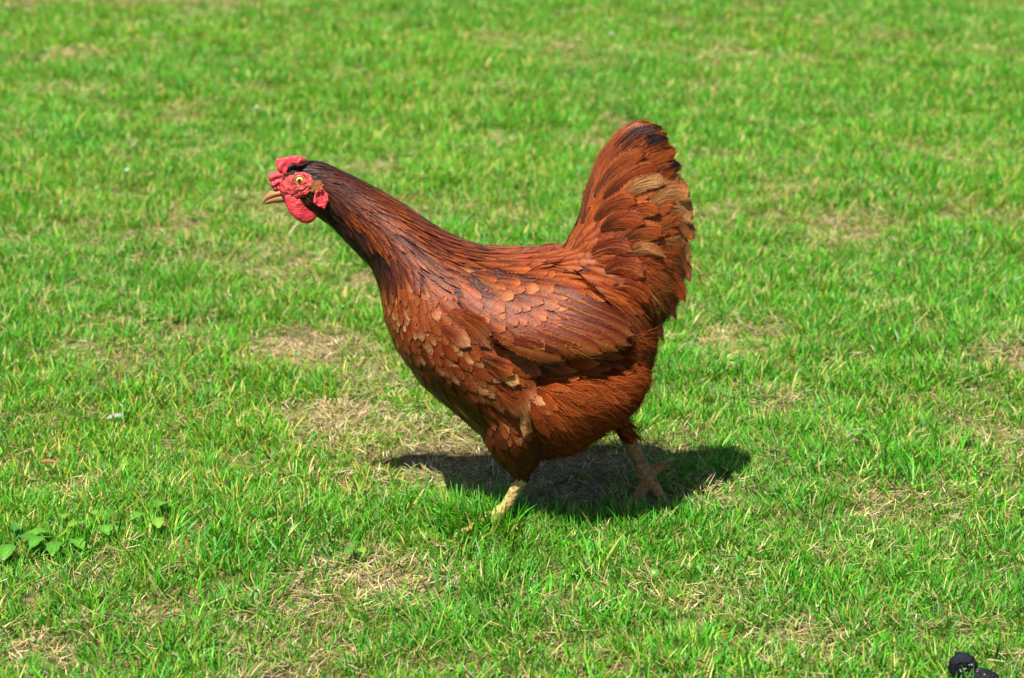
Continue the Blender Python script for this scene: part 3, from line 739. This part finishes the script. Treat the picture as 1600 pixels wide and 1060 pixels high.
for row in S:
    p = Vector(row)
    u, v = proj(Vector((p.x, -abs(p.y), p.z)))
    if p.z < 0.03 or in_leg(u, v, p) or u < 446 or inside(FACEP, u, v): continue
    if u < 480 and v < 262 and abs(p.y) < .012: pass
    ang, ln, wd, sp, lift, o, ws = field(u, v)
    br_ = CT[o[0]][6] in (st_breast, st_breast_plain)
    if br_: sp *= .84; wd *= .90; lift *= .7
    if blocked(p, sp * MM * .86): continue
    loc, n, dist = near(p)
    if (loc - p).length > 0.002: continue
    if bvh.ray_cast(p + n * 0.0012, n, 0.009)[0] is not None: continue
    put(p)
    st = CT[o[0]] if fr.random() < ws[0] / (ws[0] + ws[1]) else CT[o[1]]
    tail_ = st[6] in (st_tail, st_tail_mix)
    if st[6] is st_fluff: ang += .75 * mnoise.noise(p * 55); wd *= 1.2; ln *= 1.1; lift *= 1.8
    ang += math.radians(fr.gauss(0, 15 if tail_ else 8 if st[6] is st_fluff else 6)); d = Vector((math.cos(ang), 0, math.sin(ang)))
    d = d - n * d.dot(n)
    if d.length < 0.15: d = d + Vector((0, 0, -0.3)); d = d - n * d.dot(n)
    d.normalize()
    sc = fr.uniform(.88, 1.15)
    if p.y > 0.005 and u > 880 and v > 590: sc *= .45
    is_tail = st[6] in (st_tail, st_tail_mix)
    if is_tail:
        for _ in range(4):
            tu_, tv_ = proj(p + d * ln * MM * sc * 1.02)
            if inside(TAILX, tu_, tv_): break
            sc *= .78
    path = march(p, d, ln * MM * sc, 6, 0.0006 + fr.uniform(0, .0006), lift * MM * (fr.uniform(.5, 1.5) if is_tail else fr.uniform(.5, 1.9) if st[6] is st_hackle else .52 * fr.uniform(.6, 1.4)), 1.6 if is_tail else 1.0)
    if len(path) < 7: continue
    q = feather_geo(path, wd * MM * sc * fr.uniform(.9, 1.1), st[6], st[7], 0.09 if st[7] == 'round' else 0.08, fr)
    cnt += 1
    vis = n.dot((CAM - p).normalized()) > 0.12 and p.y < 0.01
    if st[6] is st_fluff: down.add(q)
    elif vis and wd > 9.0: singles.append((q, st[6], p, wd))
    else: plum.add(q)
print('field feathers', cnt, 'visible large', len(singles))

# large feathers laid along traced lines: (points, width px, style, raise mm, profile)
def traced(pts, wpx, style, raise_mm, prof='long', cup=.14, dens=1.5):
    path = []; ly = -0.03; ln_ = Vector((0, -1, 0)); dense = []
    for i in range(len(pts) - 1):
        for k_ in range(4): dense.append((lerp(pts[i][0], pts[i + 1][0], k_ / 4), lerp(pts[i][1], pts[i + 1][1], k_ / 4)))
    dense.append(pts[-1])
    for j, (u, v) in enumerate(dense):
        h = hit(u, v, bvh)
        t = j / (len(dense) - 1)
        if h[0] is not None and h[0].y < 0.005:
            p = h[0]; n = near(p)[1]; n = (n * .5 + Vector((0, -1, .1)) * .5).normalized()
            if abs(p.y - ly) > 0.012 and j: p = P(u, v, ly); n = ln_
            ly = p.y; ln_ = n
        else: p = P(u, v, ly); n = ln_
        path.append((p + n * (raise_mm * MM * (.35 + .55 * t)), n))
    # smooth
    for _ in range(3):
        path = [path[0]] + [((path[i - 1][0] + path[i][0] * 2 + path[i + 1][0]) / 4, path[i][1]) for i in range(1, len(path) - 1)] + [path[-1]]
    V, Fc, C, U = feather_geo(path, wpx * px, style, prof, cup, fr)
    W = wpx * px; n = len(path) - 1; pick = fr.random()
    for _ in range(int(wpx * dens)):
        sl = fr.uniform(-.98, .98); t0 = fr.uniform(.0, .55); t1 = min(1.0, t0 + fr.uniform(.3, .6)); e_ = sl * fr.uniform(.9, 1.15); tt = fr.uniform(.45, 1.55); b0 = len(V); w = fr.uniform(.35, .8) * MM
        for i in range(5):
            t = lerp(t0, t1, i / 4); q = t * n; k_ = min(int(q), n - 1); p = path[k_][0].lerp(path[k_ + 1][0], q - k_); nn = path[k_][1]
            d = (path[k_ + 1][0] - path[k_][0]).normalized(); s_ = nn.cross(d).normalized(); wf = np.interp(t, [a[0] for a in PROFILES[prof]], [a[1] for a in PROFILES[prof]])
            c_ = p + s_ * (W * .5 * lerp(sl * .55, e_, i / 4) * wf) - nn * (cup * W * .5 * wf * sl * sl - .0006) - d * (.10 * n * .0 + .06 * W * abs(sl))
            ww = w * (1 - .75 * i / 4) * .5; V += [c_ - s_ * ww, c_ + s_ * ww]; cc = scale3(style(t, sl, pick), tt); C += [cc, cc]; U += [(fr.random() * 300, 0, 0)] * 2
        for i in range(4): Fc.append((b0 + 2 * i, b0 + 2 * i + 1, b0 + 2 * i + 3, b0 + 2 * i + 2))
    return V, Fc, C, U
FLIGHT = []
tips = [(986, 512), (989, 527), (984, 539), (968, 546), (944, 551), (916, 556), (886, 561), (856, 565)]
for i, (tu, tv) in enumerate(tips):
    ru, rv = tu - 120 + i * 3, tv - 58 + i * 5
    FLIGHT.append(([(ru, rv), ((ru + tu) / 2 + 6, (rv + tv) / 2 + 2), (tu, tv)], 32, st_flight, 9.5 - i * .7, 'long'))
TAILF = [
    ([(912, 352), (922, 305), (948, 244), (985, 206), (1022, 192)], 36, st_tail, 4, 'long'),
    ([(925, 325), (948, 262), (990, 214), (1040, 203)], 36, st_tail_black, 6, 'long'),
    ([(935, 320), (962, 268), (1005, 228), (1050, 214)], 34, st_tail_black, 5, 'long'),
    ([(945, 325), (985, 270), (1030, 242), (1059, 238)], 32, st_tail, 6, 'long'),
    ([(955, 330), (1005, 282), (1040, 262), (1065, 262)], 30, st_tail_black, 5.5, 'long'),
    ([(930, 310), (950, 272), (985, 245), (1012, 236)], 26, st_tail, 8.5, 'long'),
    ([(945, 312), (968, 285), (1000, 265), (1030, 262)], 28, st_tail, 8.5, 'long'),
    ([(965, 316), (985, 294), (1010, 281), (1040, 281)], 30, st_tail_pale, 8.0, 'long'),
    ([(1000, 345), (1030, 306), (1055, 298), (1077, 312)], 44, st_tail_mix, 7.0, 'long'),
    ([(1000, 352), (1040, 325), (1064, 324), (1078, 350)], 38, st_tail_pale, 6.0, 'long'),
    ([(1005, 370), (1045, 352), (1070, 356), (1081, 378)], 34, st_tail_mix, 5.5, 'long'),
    ([(1008, 385), (1045, 378), (1066, 388), (1074, 410)], 30, st_tail_pale, 5.0, 'long'),
    ([(1005, 400), (1040, 398), (1066, 415), (1077, 442)], 28, st_tail_mix, 5.0, 'long'),
    ([(1000, 415), (1035, 420), (1058, 445), (1068, 474)], 26, st_tail, 5.0, 'long'),
    ([(995, 440), (1025, 450), (1046, 475), (1056, 505)], 24, st_under, 5.0, 'lance'),
    ([(985, 470), (1010, 485), (1028, 510), (1036, 535)], 22, st_under, 5.0, 'lance'),
    ([(930, 345), (952, 322), (975, 312), (998, 316)], 30, st_tail, 9.0, 'round'),
    ([(940, 360), (962, 345), (985, 340), (1010, 350)], 32, st_tail, 9.5, 'round'),
    ([(965, 350), (985, 330), (1010, 325), (1032, 332)], 28, st_tail, 9.0, 'round'),
    ([(970, 378), (995, 362), (1018, 360), (1034, 368)], 34, st_tail, 9.0, 'round'),
    ([(975, 398), (1000, 386), (1020, 388), (1036, 402)], 24, st_tail_mix, 9.0, 'lance'),
    ([(925, 398), (950, 384), (972, 384), (990, 394)], 32, st_back, 6.5, 'round'),
    ([(945, 425), (970, 415), (990, 420), (1008, 434)], 34, st_back, 6.5, 'round'),
    ([(955, 450), (980, 445), (1000, 455), (1014, 474)], 30, st_back, 6.5, 'round'),
]
SIDEF = [([(760, 565), (785, 580), (800, 592), (815, 598)], 22, st_tail_pale, 6, 'long'), ([(755, 560), (780, 572), (805, 584)], 34, st_wing, 8, 'round'),
         ([(808, 610), (825, 635), (826, 660), (818, 682)], 24, st_tail_pale, 7, 'long'), ([(775, 610), (800, 628), (820, 650)], 30, st_breast_plain, 5, 'round'),
         ([(690, 510), (705, 520), (722, 530), (738, 542)], 26, st_breast, 5, 'round'), ([(700, 490), (730, 500), (755, 520), (770, 545)], 44, st_breast_plain, 5, 'round')]
def part(q, name, parent):
    return mesh_obj(name, q[0], q[1], M_FEATHER, parent, cols=q[2], uvs=q[3])
far_wing = Bag(); tail_far = Bag()
tail = None
def flip(q): return (mirror(q[0]), [tuple(reversed(f)) for f in q[1]], q[2], q[3])
for f in TAILF:
    q = traced(*f); part(q, 'tail_feather', hen); part(flip(q), 'tail_feather', hen)
for f in FLIGHT:
    q = traced(*f, dens=.3); part(q, 'flight_feather', wing); far_wing.add(flip(q))
for f in SIDEF:
    q = traced(*f); part(q, 'breast_feather', hen); plum.add(flip(q))
far_wing.build('flight_feather', wing2)['kind'] = 'stuff'
NAMES = {st_wing: 'wing_feather', st_flight: 'wing_feather', st_breast: 'breast_feather', st_breast_plain: 'breast_feather', st_under: 'breast_feather', st_back: 'back_feather', st_fluff: 'thigh_feather'}
singles.sort(key=lambda q: -q[3]); made = 0; per = {}
for (q, st, p, wd) in singles:
    nm = NAMES.get(st, 'tail_feather')
    if made >= 235: plum.add(q); continue
    part(q, nm, wing if nm == 'wing_feather' else hen); made += 1; per[nm] = per.get(nm, 0) + 1
print('feather parts', per)

# soft loose barbs over the thighs, vent and tail
def strands(NS):
    pick = rng.integers(0, NC, NS * 8); c = 0
    for j in pick:
        p = Vector(S[j]); u, v = proj(Vector((p.x, -abs(p.y), p.z)))
        if in_leg(u, v, p) or p.z < .05: continue
        fl = (v > 584 and u > 800) or (u > 985 and v > 400) or (u > 905 and v < 400 and fr.random() < .5) or (u > 930 and v > 400 and fr.random() < .3) or (v > 690)
        if not fl or u < 842: continue
        ang, ln, wd, sp, lift, o, ws = field(u, v)
        loc, n, _ = near(p); tl_ = u > 905 and v < 400; ang += math.radians(fr.gauss(0, 9 if tl_ else 13)) + (0 if tl_ else .85 * mnoise.noise(p * 55)); d = Vector((math.cos(ang), fr.gauss(0, .15), math.sin(ang))); d = d - n * d.dot(n)
        if d.length < .1: continue
        d.normalize(); L_ = ln * MM * fr.uniform(.7, 1.25) * (.45 if p.y > .005 and u > 880 and v > 590 else 1)
        if tl_:
            ok = False
            for _ in range(3):
                if inside(TAILX, *proj(p + d * L_)): ok = True; break
                L_ *= .7
            if not ok: continue
        path = march(p, d, L_, 3, .0012, lift * MM * (fr.uniform(.6, 1.1) if tl_ else fr.uniform(.9, 2.0)), 1.5)
        if len(path) < 4: continue
        w = fr.uniform(.35, .8) * MM; k_ = fr.random(); base = mix3(CT[o[0]][6](.7, .4, k_), TANC, .25 * k_); b0 = len(down.V); tt = fr.uniform(.5, 1.7)
        for i in range(4):
            q, nn = path[i]; dd = (path[min(i + 1, 3)][0] - path[max(i - 1, 0)][0]).normalized(); s_ = nn.cross(dd).normalized()
            ww = w * (1 - .8 * i / 3) * .5
            down.V += [q - s_ * ww, q + s_ * ww]; down.C += [scale3(base, tt)] * 2; down.U += [(k_ * 300 + i, 0, 0)] * 2
        for i in range(3): down.F.append((b0 + 2 * i, b0 + 2 * i + 1, b0 + 2 * i + 3, b0 + 2 * i + 2))
        c += 1
        if c >= NS: break
    print('strands', c)
strands(15000)
pl = plum.build('plumage', hen); pl['kind'] = 'stuff'
pl = down.build('down', hen, M_DOWN); pl['kind'] = 'stuff'; pl['label'] = 'loose fluffy rust down on thighs and belly'

# ---- head
def yb_head(off): 
    def f(u, v):
        h = hit(u, v, bvh_body); return (h[0].y if h[0] is not None else -0.008) - off
    return f
def bumpy(V, amp, fq, seed): 
    return [v + Vector((0, 1, 0)) * (amp * mnoise.noise(v * fq + Vector((seed, 0, 0)))) for v in V]
Z = lambda l: [(400 + a / 8.154, 230 + b / 8.154) for a, b in l]
FV, FF = pillow(FACEP, 1.3, lambda u, v: .0022, yb_head(-.0004), rnd=.5, smooth=0)
EYX = P(468.5, 282, -.016)
for sgn in (1, -1):
    V = [v + Vector((0, -1, 0)) * .00035 * math.sin(math.hypot(v.x - EYX.x, v.z - EYX.z) * 2300) * sstep(.006, .010, math.hypot(v.x - EYX.x, v.z - EYX.z)) for v in bumpy(FV, .0013, 260, 3)]; V = V if sgn == 1 else mirror(V)
    mesh_obj('face_skin', V, FF if sgn == 1 else [tuple(reversed(f)) for f in FF], M_FACE, hen)
# comb
COMB1 = Z([(235, 560), (185, 505), (160, 400), (165, 340), (205, 308), (260, 318), (330, 308), (372, 330), (385, 400), (385, 480), (330, 545), (270, 570)])
COMB2 = Z([(290, 315), (255, 255), (243, 205), (262, 188), (250, 165), (275, 138), (340, 140), (440, 116), (500, 108), (570, 118), (640, 150), (640, 195), (570, 226), (500, 232), (448, 216), (432, 240), (405, 280), (392, 360), (340, 350)])
cv1, cf1 = pillow(COMB1, 1.2, lambda u, v: .0036, lambda u, v: -.0030 + .0006 * math.sin(v * .55 + u * .2), rnd=.6, smooth=1)
cv2, cf2 = pillow(COMB2, 1.1, lambda u, v: .0024, lambda u, v: -.004 - .011 * sstep(440, 466, u) * (1 - .3 * sstep(466, 476, u)) + .0006 * math.sin(u * .45 + v * .2), rnd=.6, smooth=1)
gc = Geo(); gc.add((bumpy(cv1, .0010, 240, 1), cf1)); gc.add((bumpy(cv2, .0009, 240, 2), cf2))
mesh_obj('comb', gc.V, gc.F, M_COMB, hen)
# wattles
WATT = Z([(355, 610), (372, 710), (412, 815), (470, 890), (555, 952), (640, 980), (715, 962), (772, 895), (795, 810), (765, 760), (690, 690), (600, 640), (500, 600), (420, 575)])
wv, wf = pillow(WATT, 1.4, lambda u, v: .0026, lambda u, v: -.0125 - .002 * math.sin((u - 450) * .12), rnd=.5, smooth=1)
mesh_obj('wattle', bumpy(wv, .0005, 200, 5), wf, M_COMB, hen)
mesh_obj('wattle', bumpy(mirror(wv), .0010, 240, 6), [tuple(reversed(f)) for f in wf], M_COMB, hen)
# ear lobes: a dished oval with a thick rim
def lobe(sgn):
    gl = Geo(); c = Vector((501.5, 308.5)); n = 26; yb = yb_head(.0022)(501, 308); ring = []
    for k_ in range(n):
        ph = 6.2832 * k_ / n; ring.append(P(c.x + 9.2 * math.cos(ph) + 1.5 * math.sin(ph * 2), c.y + 13.5 * math.sin(ph), yb - .0005 - .0005 * math.sin(3 * ph)))
    V = []; Fc = []; m = 8
    for k_ in range(n):
        dv = (ring[k_] - sum(ring, Vector()) / n).normalized(); r_ = .0016 * (1 + .35 * math.sin(k_ * 1.3))
        for j in range(m):
            a_ = 6.2832 * j / m; V.append(ring[k_] + dv * r_ * math.cos(a_) + Vector((0, -1, 0)) * r_ * math.sin(a_))
    for k_ in range(n):
        for j in range(m): Fc.append((k_ * m + j, ((k_ + 1) % n) * m + j, ((k_ + 1) % n) * m + (j + 1) % m, k_ * m + (j + 1) % m))
    gl.add((V, Fc)); cc = sum(ring, Vector()) / n + Vector((0, .0008, 0)); gl.add((ring + [cc], [(k_, (k_ + 1) % n, n) for k_ in range(n)]))
    gl.add(pillow([(508, 310), (512, 312), (511, 322), (507, 328), (503, 326), (505, 316)], 1.3, lambda u, v: .002, lambda u, v: yb - .001, smooth=1))
    mesh_obj('ear_lobe', gl.V if sgn == 1 else mirror(gl.V), gl.F, M_COMB, hen)
lobe(1); lobe(-1)
# tuft of brown feathers over the ear
for sgn in (1, -1):
    eb = Bag()
    for i in range(16):
        u0, v0 = fr.uniform(483, 492), fr.uniform(284, 300); h = hit(u0, v0, bvh_body)
        if h[0] is None: continue
        a_ = math.radians(18 + fr.gauss(0, 12)); d = Vector((math.cos(a_), -.25, math.sin(a_))).normalized(); L_ = fr.uniform(.009, .013)
        n = Vector((0.1, -1, .2)).normalized()
        path = [(h[0] + Vector((0, -.0028, 0)) + d * L_ * t / 4, n) for t in range(5)]
        q = feather_geo(path, .0036, lambda t, s, k_: mix3((.16, .06, .02), TANC, .8 * t), 'lance', .1, fr); eb.add(q if sgn == 1 else flip(q))
    eb.build('ear_tuft', hen)
# eyes
def uv_sphere(c, r, n=20, m=12, sq=(1, 1, 1)):
    V = []; Fc = []
    for i in range(m + 1):
        th = math.pi * i / m
        for k_ in range(n):
            ph = 6.28318 * k_ / n; V.append(c + Vector((r * sq[0] * math.sin(th) * math.cos(ph), r * sq[1] * math.cos(th), r * sq[2] * math.sin(th) * math.sin(ph))))
    for i in range(m):
        for k_ in range(n): Fc.append((i * n + k_, i * n + (k_ + 1) % n, (i + 1) * n + (k_ + 1) % n, (i + 1) * n + k_))
    return V, Fc
ey = P(468.5, 282, yb_head(.0016)(468.5, 282))
for sgn in (1, -1):
    fl = (lambda V: V) if sgn == 1 else mirror
    V, Fc = uv_sphere(ey + Vector((0, .0022, 0)), .0046); eye = mesh_obj('eye', fl(V), Fc, M_EYE, hen)
    V, Fc = uv_sphere(ey + Vector((-.0002, -.0014, 0)), .0022, sq=(1, .55, 1)); mesh_obj('pupil', fl(V), Fc, M_PUPIL, eye)
    for (rr, mr, mat, oy) in ((.0050, .0008, simple_mat('eyelid', (.30, .095, .045), .45), -.0002), (.0068, .0009, M_FACE, .0004)):
        V = []; Fc = []; n, m = 28, 8
        for k_ in range(n):
            ph = 6.28318 * k_ / n; dv = Vector((math.cos(ph) * 1.08, 0, math.sin(ph) * .95)); r_ = mr * (1 + .2 * math.sin(k_ * 2.1))
            for j in range(m):
                a_ = 6.28318 * j / m; V.append(ey + Vector((0, oy, 0)) + dv * (rr + r_ * math.cos(a_)) + Vector((0, -r_ * math.sin(a_), 0)))
        for k_ in range(n):
            for j in range(m): Fc.append((k_ * m + j, ((k_ + 1) % n) * m + j, ((k_ + 1) % n) * m + (j + 1) % m, k_ * m + (j + 1) % m))
        mesh_obj('eyelid', fl(V), Fc, mat, eye)
# beak
def beak(rings, name):
    V, Fc = loft([R(*q) for q in rings], 20); return mesh_obj(name, V, Fc, M_BEAK, hen)
ub = beak([(444, 291, 452, 306.5, .0085), (436, 293.5, 444, 307, .0080), (428, 295.5, 433, 308.8, .0068), (421, 299, 422.5, 312.2, .0052), (415, 305, 416, 315, .0033), (411.5, 311, 412.5, 318, .0018), (410.2, 316, 411.4, 319.6, .0008)], 'upper_beak')
beak([(452, 299, 452, 317.5, .0080), (440, 300, 440, 317.5, .0074), (431, 302, 431, 317.8, .0061), (422, 306.0, 422, 319.2, .0045), (416, 310, 416, 320.0, .0028), (412.8, 314.5, 413, 320.4, .0012)], 'lower_beak')
for sgn in (1, -1):
    c = P(430.5, 293.5, -sgn * .0072); V, Fc = uv_sphere(c, .0016, sq=(1.5, .4, .4)); mesh_obj('nostril', V, Fc, M_PUPIL, ub)
# claws
for (p, d, r_) in CLAWS:
    e = p + d * .011 + Vector((0, 0, -.003)); mid = p + d * .006
    V, Fc = tube([p - d * .001, mid, e], [r_ * .75, r_ * .5, .0004], 8); mesh_obj('claw', V, Fc, M_CLAW, hen)
#HEN_END

# ------------------------------------------------------------------ small things lying in the grass
def dropping():
    e = empty('dropping', G(1522, 1052), 'black lumpy dropping with pale grains lying in grass at bottom right corner', 'dropping')
    m = simple_mat('dropping_black', (0.004, 0.0045, 0.007), 0.7, 0.15, 500, 0.8, 0.9, 500)
    c0 = G(1506, 1041, .016); c1 = G(1528, 1058, .011); c2 = G(1552, 1062, .010)
    gs = [tube([c0 + Vector((-.006, 0, -.010)), c0 + Vector((-.006, 0, -.004)), c0 + Vector((-.003, 0, .004)), c0 + Vector((.004, 0, .002)), c0 + Vector((.006, 0, -.006)), c0 + Vector((.006, 0, -.012))], [.003, .0065, .0085, .008, .0055, .002], 18),
          tube([c0 + Vector((-.004, -.004, -.010)), c0 + Vector((.008, -.005, -.010)), c1, c1.lerp(c2, .5), c2, c2 + Vector((.006, 0, 0))], [.003, .0075, .007, .008, .006, .002], 18)]
    for nm, (V, Fc) in zip(('rounded_lump', 'long_lump'), gs):
        me_ = bpy.data.meshes.new(nm); me_.from_pydata([tuple(v) for v in V], [], Fc)
        bm = bmesh.new(); bm.from_mesh(me_); bmesh.ops.subdivide_edges(bm, edges=bm.edges, cuts=3, use_grid_fill=True, smooth=0.6)
        for v in bm.verts:
            q = mnoise.noise(v.co * 130) * .0032 + mnoise.noise(v.co * 420) * .0020; v.co += v.normal * q
        bm.to_mesh(me_); bm.free(); me_.materials.append(m); me_.polygons.foreach_set('use_smooth', [True] * len(me_.polygons))
        link(bpy.data.objects.new(nm, me_), e)
    mg = simple_mat('pale_grain', (.16, .15, .14), .7)
    for i in range(26):
        ph = random.uniform(0, 6.28); th = random.uniform(.2, 1.4)
        c = random.choice([c0 + Vector((-.002, -.002, -.006)), c1, c1.lerp(c2, .4), c1.lerp(c0, .4)]); rr = .0085 if c.z > .0105 else .0078
        dvec = Vector((math.cos(ph) * math.sin(th), -abs(math.sin(ph)) * math.sin(th), math.cos(th)))
        V, Fc = uv_sphere(c + dvec * rr, random.uniform(.0005, .0010), 8, 5, (1.3, 1, .8)); mesh_obj('grain', V, Fc, mg, e)
def leaf_shape(base, d, L_, W, droop, col, n=7, lobes=0.0, fold=.2, seed=0):
    r_ = random.Random(seed); V = []; Fc = []; C = []; s_ = Vector((0, 0, 1)).cross(d).normalized(); p = base.copy(); e = d.copy()
    for i in range(n + 1):
        t = i / n; w = W * .5 * math.sin(math.pi * min(1, t * .92 + .06)) ** .75 * (1 + lobes * math.sin(t * 19)); w = max(w, .0006)
        for s in (-1, -.5, 0, .5, 1): V.append(p + s_ * w * s + Vector((0, 0, fold * w * abs(s) + r_.uniform(-.0005, .0005)))); C.append(scale3(col, (.8 + .25 * t) * (1.25 if s == 0 else 1)))
        e = (e + Vector((0, 0, -droop / n))).normalized(); p = p + e * (L_ / n)
    for i in range(n):
        for k_ in range(4): Fc.append((i * 5 + k_, i * 5 + k_ + 1, i * 5 + k_ + 6, i * 5 + k_ + 5))
    return V, Fc, C
def weed(u, v, leaves, label, seed):
    b = G(u, v); b.z = hgt(b.x, b.y); e = empty('broadleaf_weed', b, label, 'weed', 'broad leaved weeds in the lawn'); r_ = random.Random(seed)
    for (du, dv, L_, W) in leaves:
        t = G(u + du, v + dv); d = Vector((t.x - b.x, t.y - b.y, 0)); 
        d = (d.normalized() if d.length > 1e-6 else Vector((0, -1, 0))) + Vector((0, 0, .35)); d.normalize()
        col = r_.choice([(.060, .190, .016), (.078, .22, .018), (.050, .16, .014), (.12, .24, .022)])
        st = b + Vector((t.x - b.x, t.y - b.y, 0)) * .45 + Vector((0, 0, .013 + .006 * r_.random()))
        V, Fc, C = leaf_shape(st, d, L_ * MM * .8, W * MM * .75, 1.0, col, lobes=.14, seed=seed + du)
        mesh_obj('leaf', V, Fc, M_WEED, e, cols=C)
        V, Fc = tube([b, (b + st) / 2 + Vector((0, 0, .004)), st], [.0011, .001, .0008], 6); mesh_obj('stalk', V, Fc, M_WEED, e, cols=[col] * len(V))
weed(95, 855, [(-40, 5, 34, 22), (-15, 35, 32, 20), (30, -10, 30, 20), (10, -40, 28, 18), (45, 25, 26, 18), (-55, 30, 30, 18)], 'broad leaved weed rosette at lower left edge of the lawn', 1)
weed(20, 865, [(-10, 20, 36, 24), (25, 5, 32, 22), (10, -25, 28, 18)], 'broad leaved weed cut by the left picture edge', 2)
weed(240, 825, [(20, -20, 30, 20), (-25, 5, 28, 18), (10, 22, 26, 18)], 'pale leaved weed right of the left rosette', 3)
weed(160, 835, [(10, 20, 24, 20), (-20, -15, 24, 16), (22, -14, 22, 16)], 'small yellow green weed between two larger weeds at left', 4)
weed(1510, 700, [(-8, 10, 16, 15), (8, -6, 15, 14), (-10, -8, 14, 13)], 'small round leaved weed by the right dry tuft', 5)
weed(1345, 695, [(-8, 6, 16, 14), (9, 8, 14, 13), (2, -10, 15, 13)], 'small round leaved weed right of the tall grass clump', 6)
weed(555, 875, [(-8, 6, 15, 14), (9, 4, 14, 13), (-2, -9, 14, 13)], 'small round leaved weed in front of the dry patch below hen', 7)
def fallen(u, v, name, label, col, L_, W, ang, z=.02, grp=None, cat='leaf', lobes=.04):
    b = G(u, v); b.z = hgt(b.x, b.y) + z
    d = Vector((math.cos(ang), math.sin(ang), .15)).normalized()
    V, Fc, C = leaf_shape(b - d * L_ * MM / 2, d, L_ * MM, W * MM, .5, col, lobes=lobes, fold=.35, seed=int(u))
    o = mesh_obj(name, [p - b for p in V], Fc, M_WEED, None, cols=C); o.location = b
    sl = o.modifiers.new('thick', 'SOLIDIFY'); sl.thickness = .0006
    tag(o, label, cat, grp)
BR = (.30, .13, .05); YE = (.52, .30, .08); WH = (.72, .72, .70)
fallen(80, 748, 'fallen_leaf', 'curled brown leaf above the broad leaved weeds at left', BR, 20, 9, .2, .024, 'fallen leaves')
fallen(207, 70, 'fallen_leaf', 'small yellow leaf on far lawn near upper left', YE, 20, 14, .5, .030, 'fallen leaves')
fallen(16, 22, 'fallen_leaf', 'pale tan leaf in the top left corner', (.55, .36, .16), 26, 20, 1.2, .030, 'fallen leaves')
fallen(144, 57, 'fallen_leaf', 'small brown leaf left of the yellow one, upper left', (.42, .24, .12), 18, 14, 2.2, .030, 'fallen leaves')
fallen(348, 12, 'fallen_leaf', 'tan leaf beside the dry strip at top', (.55, .34, .16), 26, 16, .1, .030, 'fallen leaves')
fallen(484, 33, 'fallen_leaf', 'orange leaf on far lawn above the hen head', YE, 24, 15, .3, .030, 'fallen leaves')
fallen(372, 130, 'fallen_leaf', 'small tan leaf on far lawn left above the comb', (.45, .28, .13), 17, 12, 1.0, .030, 'fallen leaves')
fallen(1140, 42, 'fallen_leaf', 'tan leaf on far lawn above and right of the tail', (.55, .36, .15), 20, 14, .4, .030, 'fallen leaves')
fallen(742, 20, 'fallen_leaf', 'pale yellow leaf near the top middle of the lawn', (.50, .42, .10), 24, 15, .6, .030, 'fallen leaves')
def loose_feather(u, v, label, L_, W, ang, col, z):
    b = G(u, v); b.z = hgt(b.x, b.y) + z; d = Vector((math.cos(ang), math.sin(ang), .1)).normalized(); n = Vector((0, -.3, 1)).normalized()
    r_ = random.Random(int(u)); path = [(b + d * L_ * MM * (t / 5 - .5) + Vector((0, 0, -.003 * (t / 2.5 - 1) ** 2)), n) for t in range(6)]
    q = feather_geo(path, W * MM, lambda t, s, k_: mix3(col, scale3(col, .6), .5 * (1 - t)), 'round', .3, r_)
    o = mesh_obj('loose_feather', [p - b for p in q[0]], q[1], M_FEATHER, None, cols=q[2], uvs=q[3]); o.location = b
    tag(o, label, 'feather', 'loose feathers on the lawn')
loose_feather(180, 664, 'grey white downy feather in the grass left of the hen', 20, 10, .4, (.22, .21, .19), .016)
loose_feather(402, 188, 'tiny white feather on the lawn above the hen head', 9, 6, .9, (.5, .5, .5), .030)
loose_feather(955, 66, 'pale grey feather on far lawn above the hen tail', 20, 14, 1.6, (.26, .27, .25), .028)
loose_feather(200, 290, 'small bluish white feather on the lawn left of the comb', 11, 7, 1.3, (.36, .40, .43), .028)
def fruit():
    b = G(1022, 909); b.z = hgt(b.x, b.y); e = empty('green_fruit', b, 'small round green fruit hidden in grass below the rear foot', 'fruit')
    V, Fc = uv_sphere(b + Vector((0, 0, .007)), .0066, 22, 14, (1, .95, .92)); mesh_obj('flesh', V, Fc, simple_mat('fruit_green', (.075, .17, .020), .45, .4, 200, .35), e)
    V, Fc = tube([b + Vector((0, 0, .012)), b + Vector((.002, 0, .016)), b + Vector((.004, 0, .019))], [.0008, .0006, .0006], 6); mesh_obj('stem', V, Fc, M_CLAW, e)
fruit()
dropping()
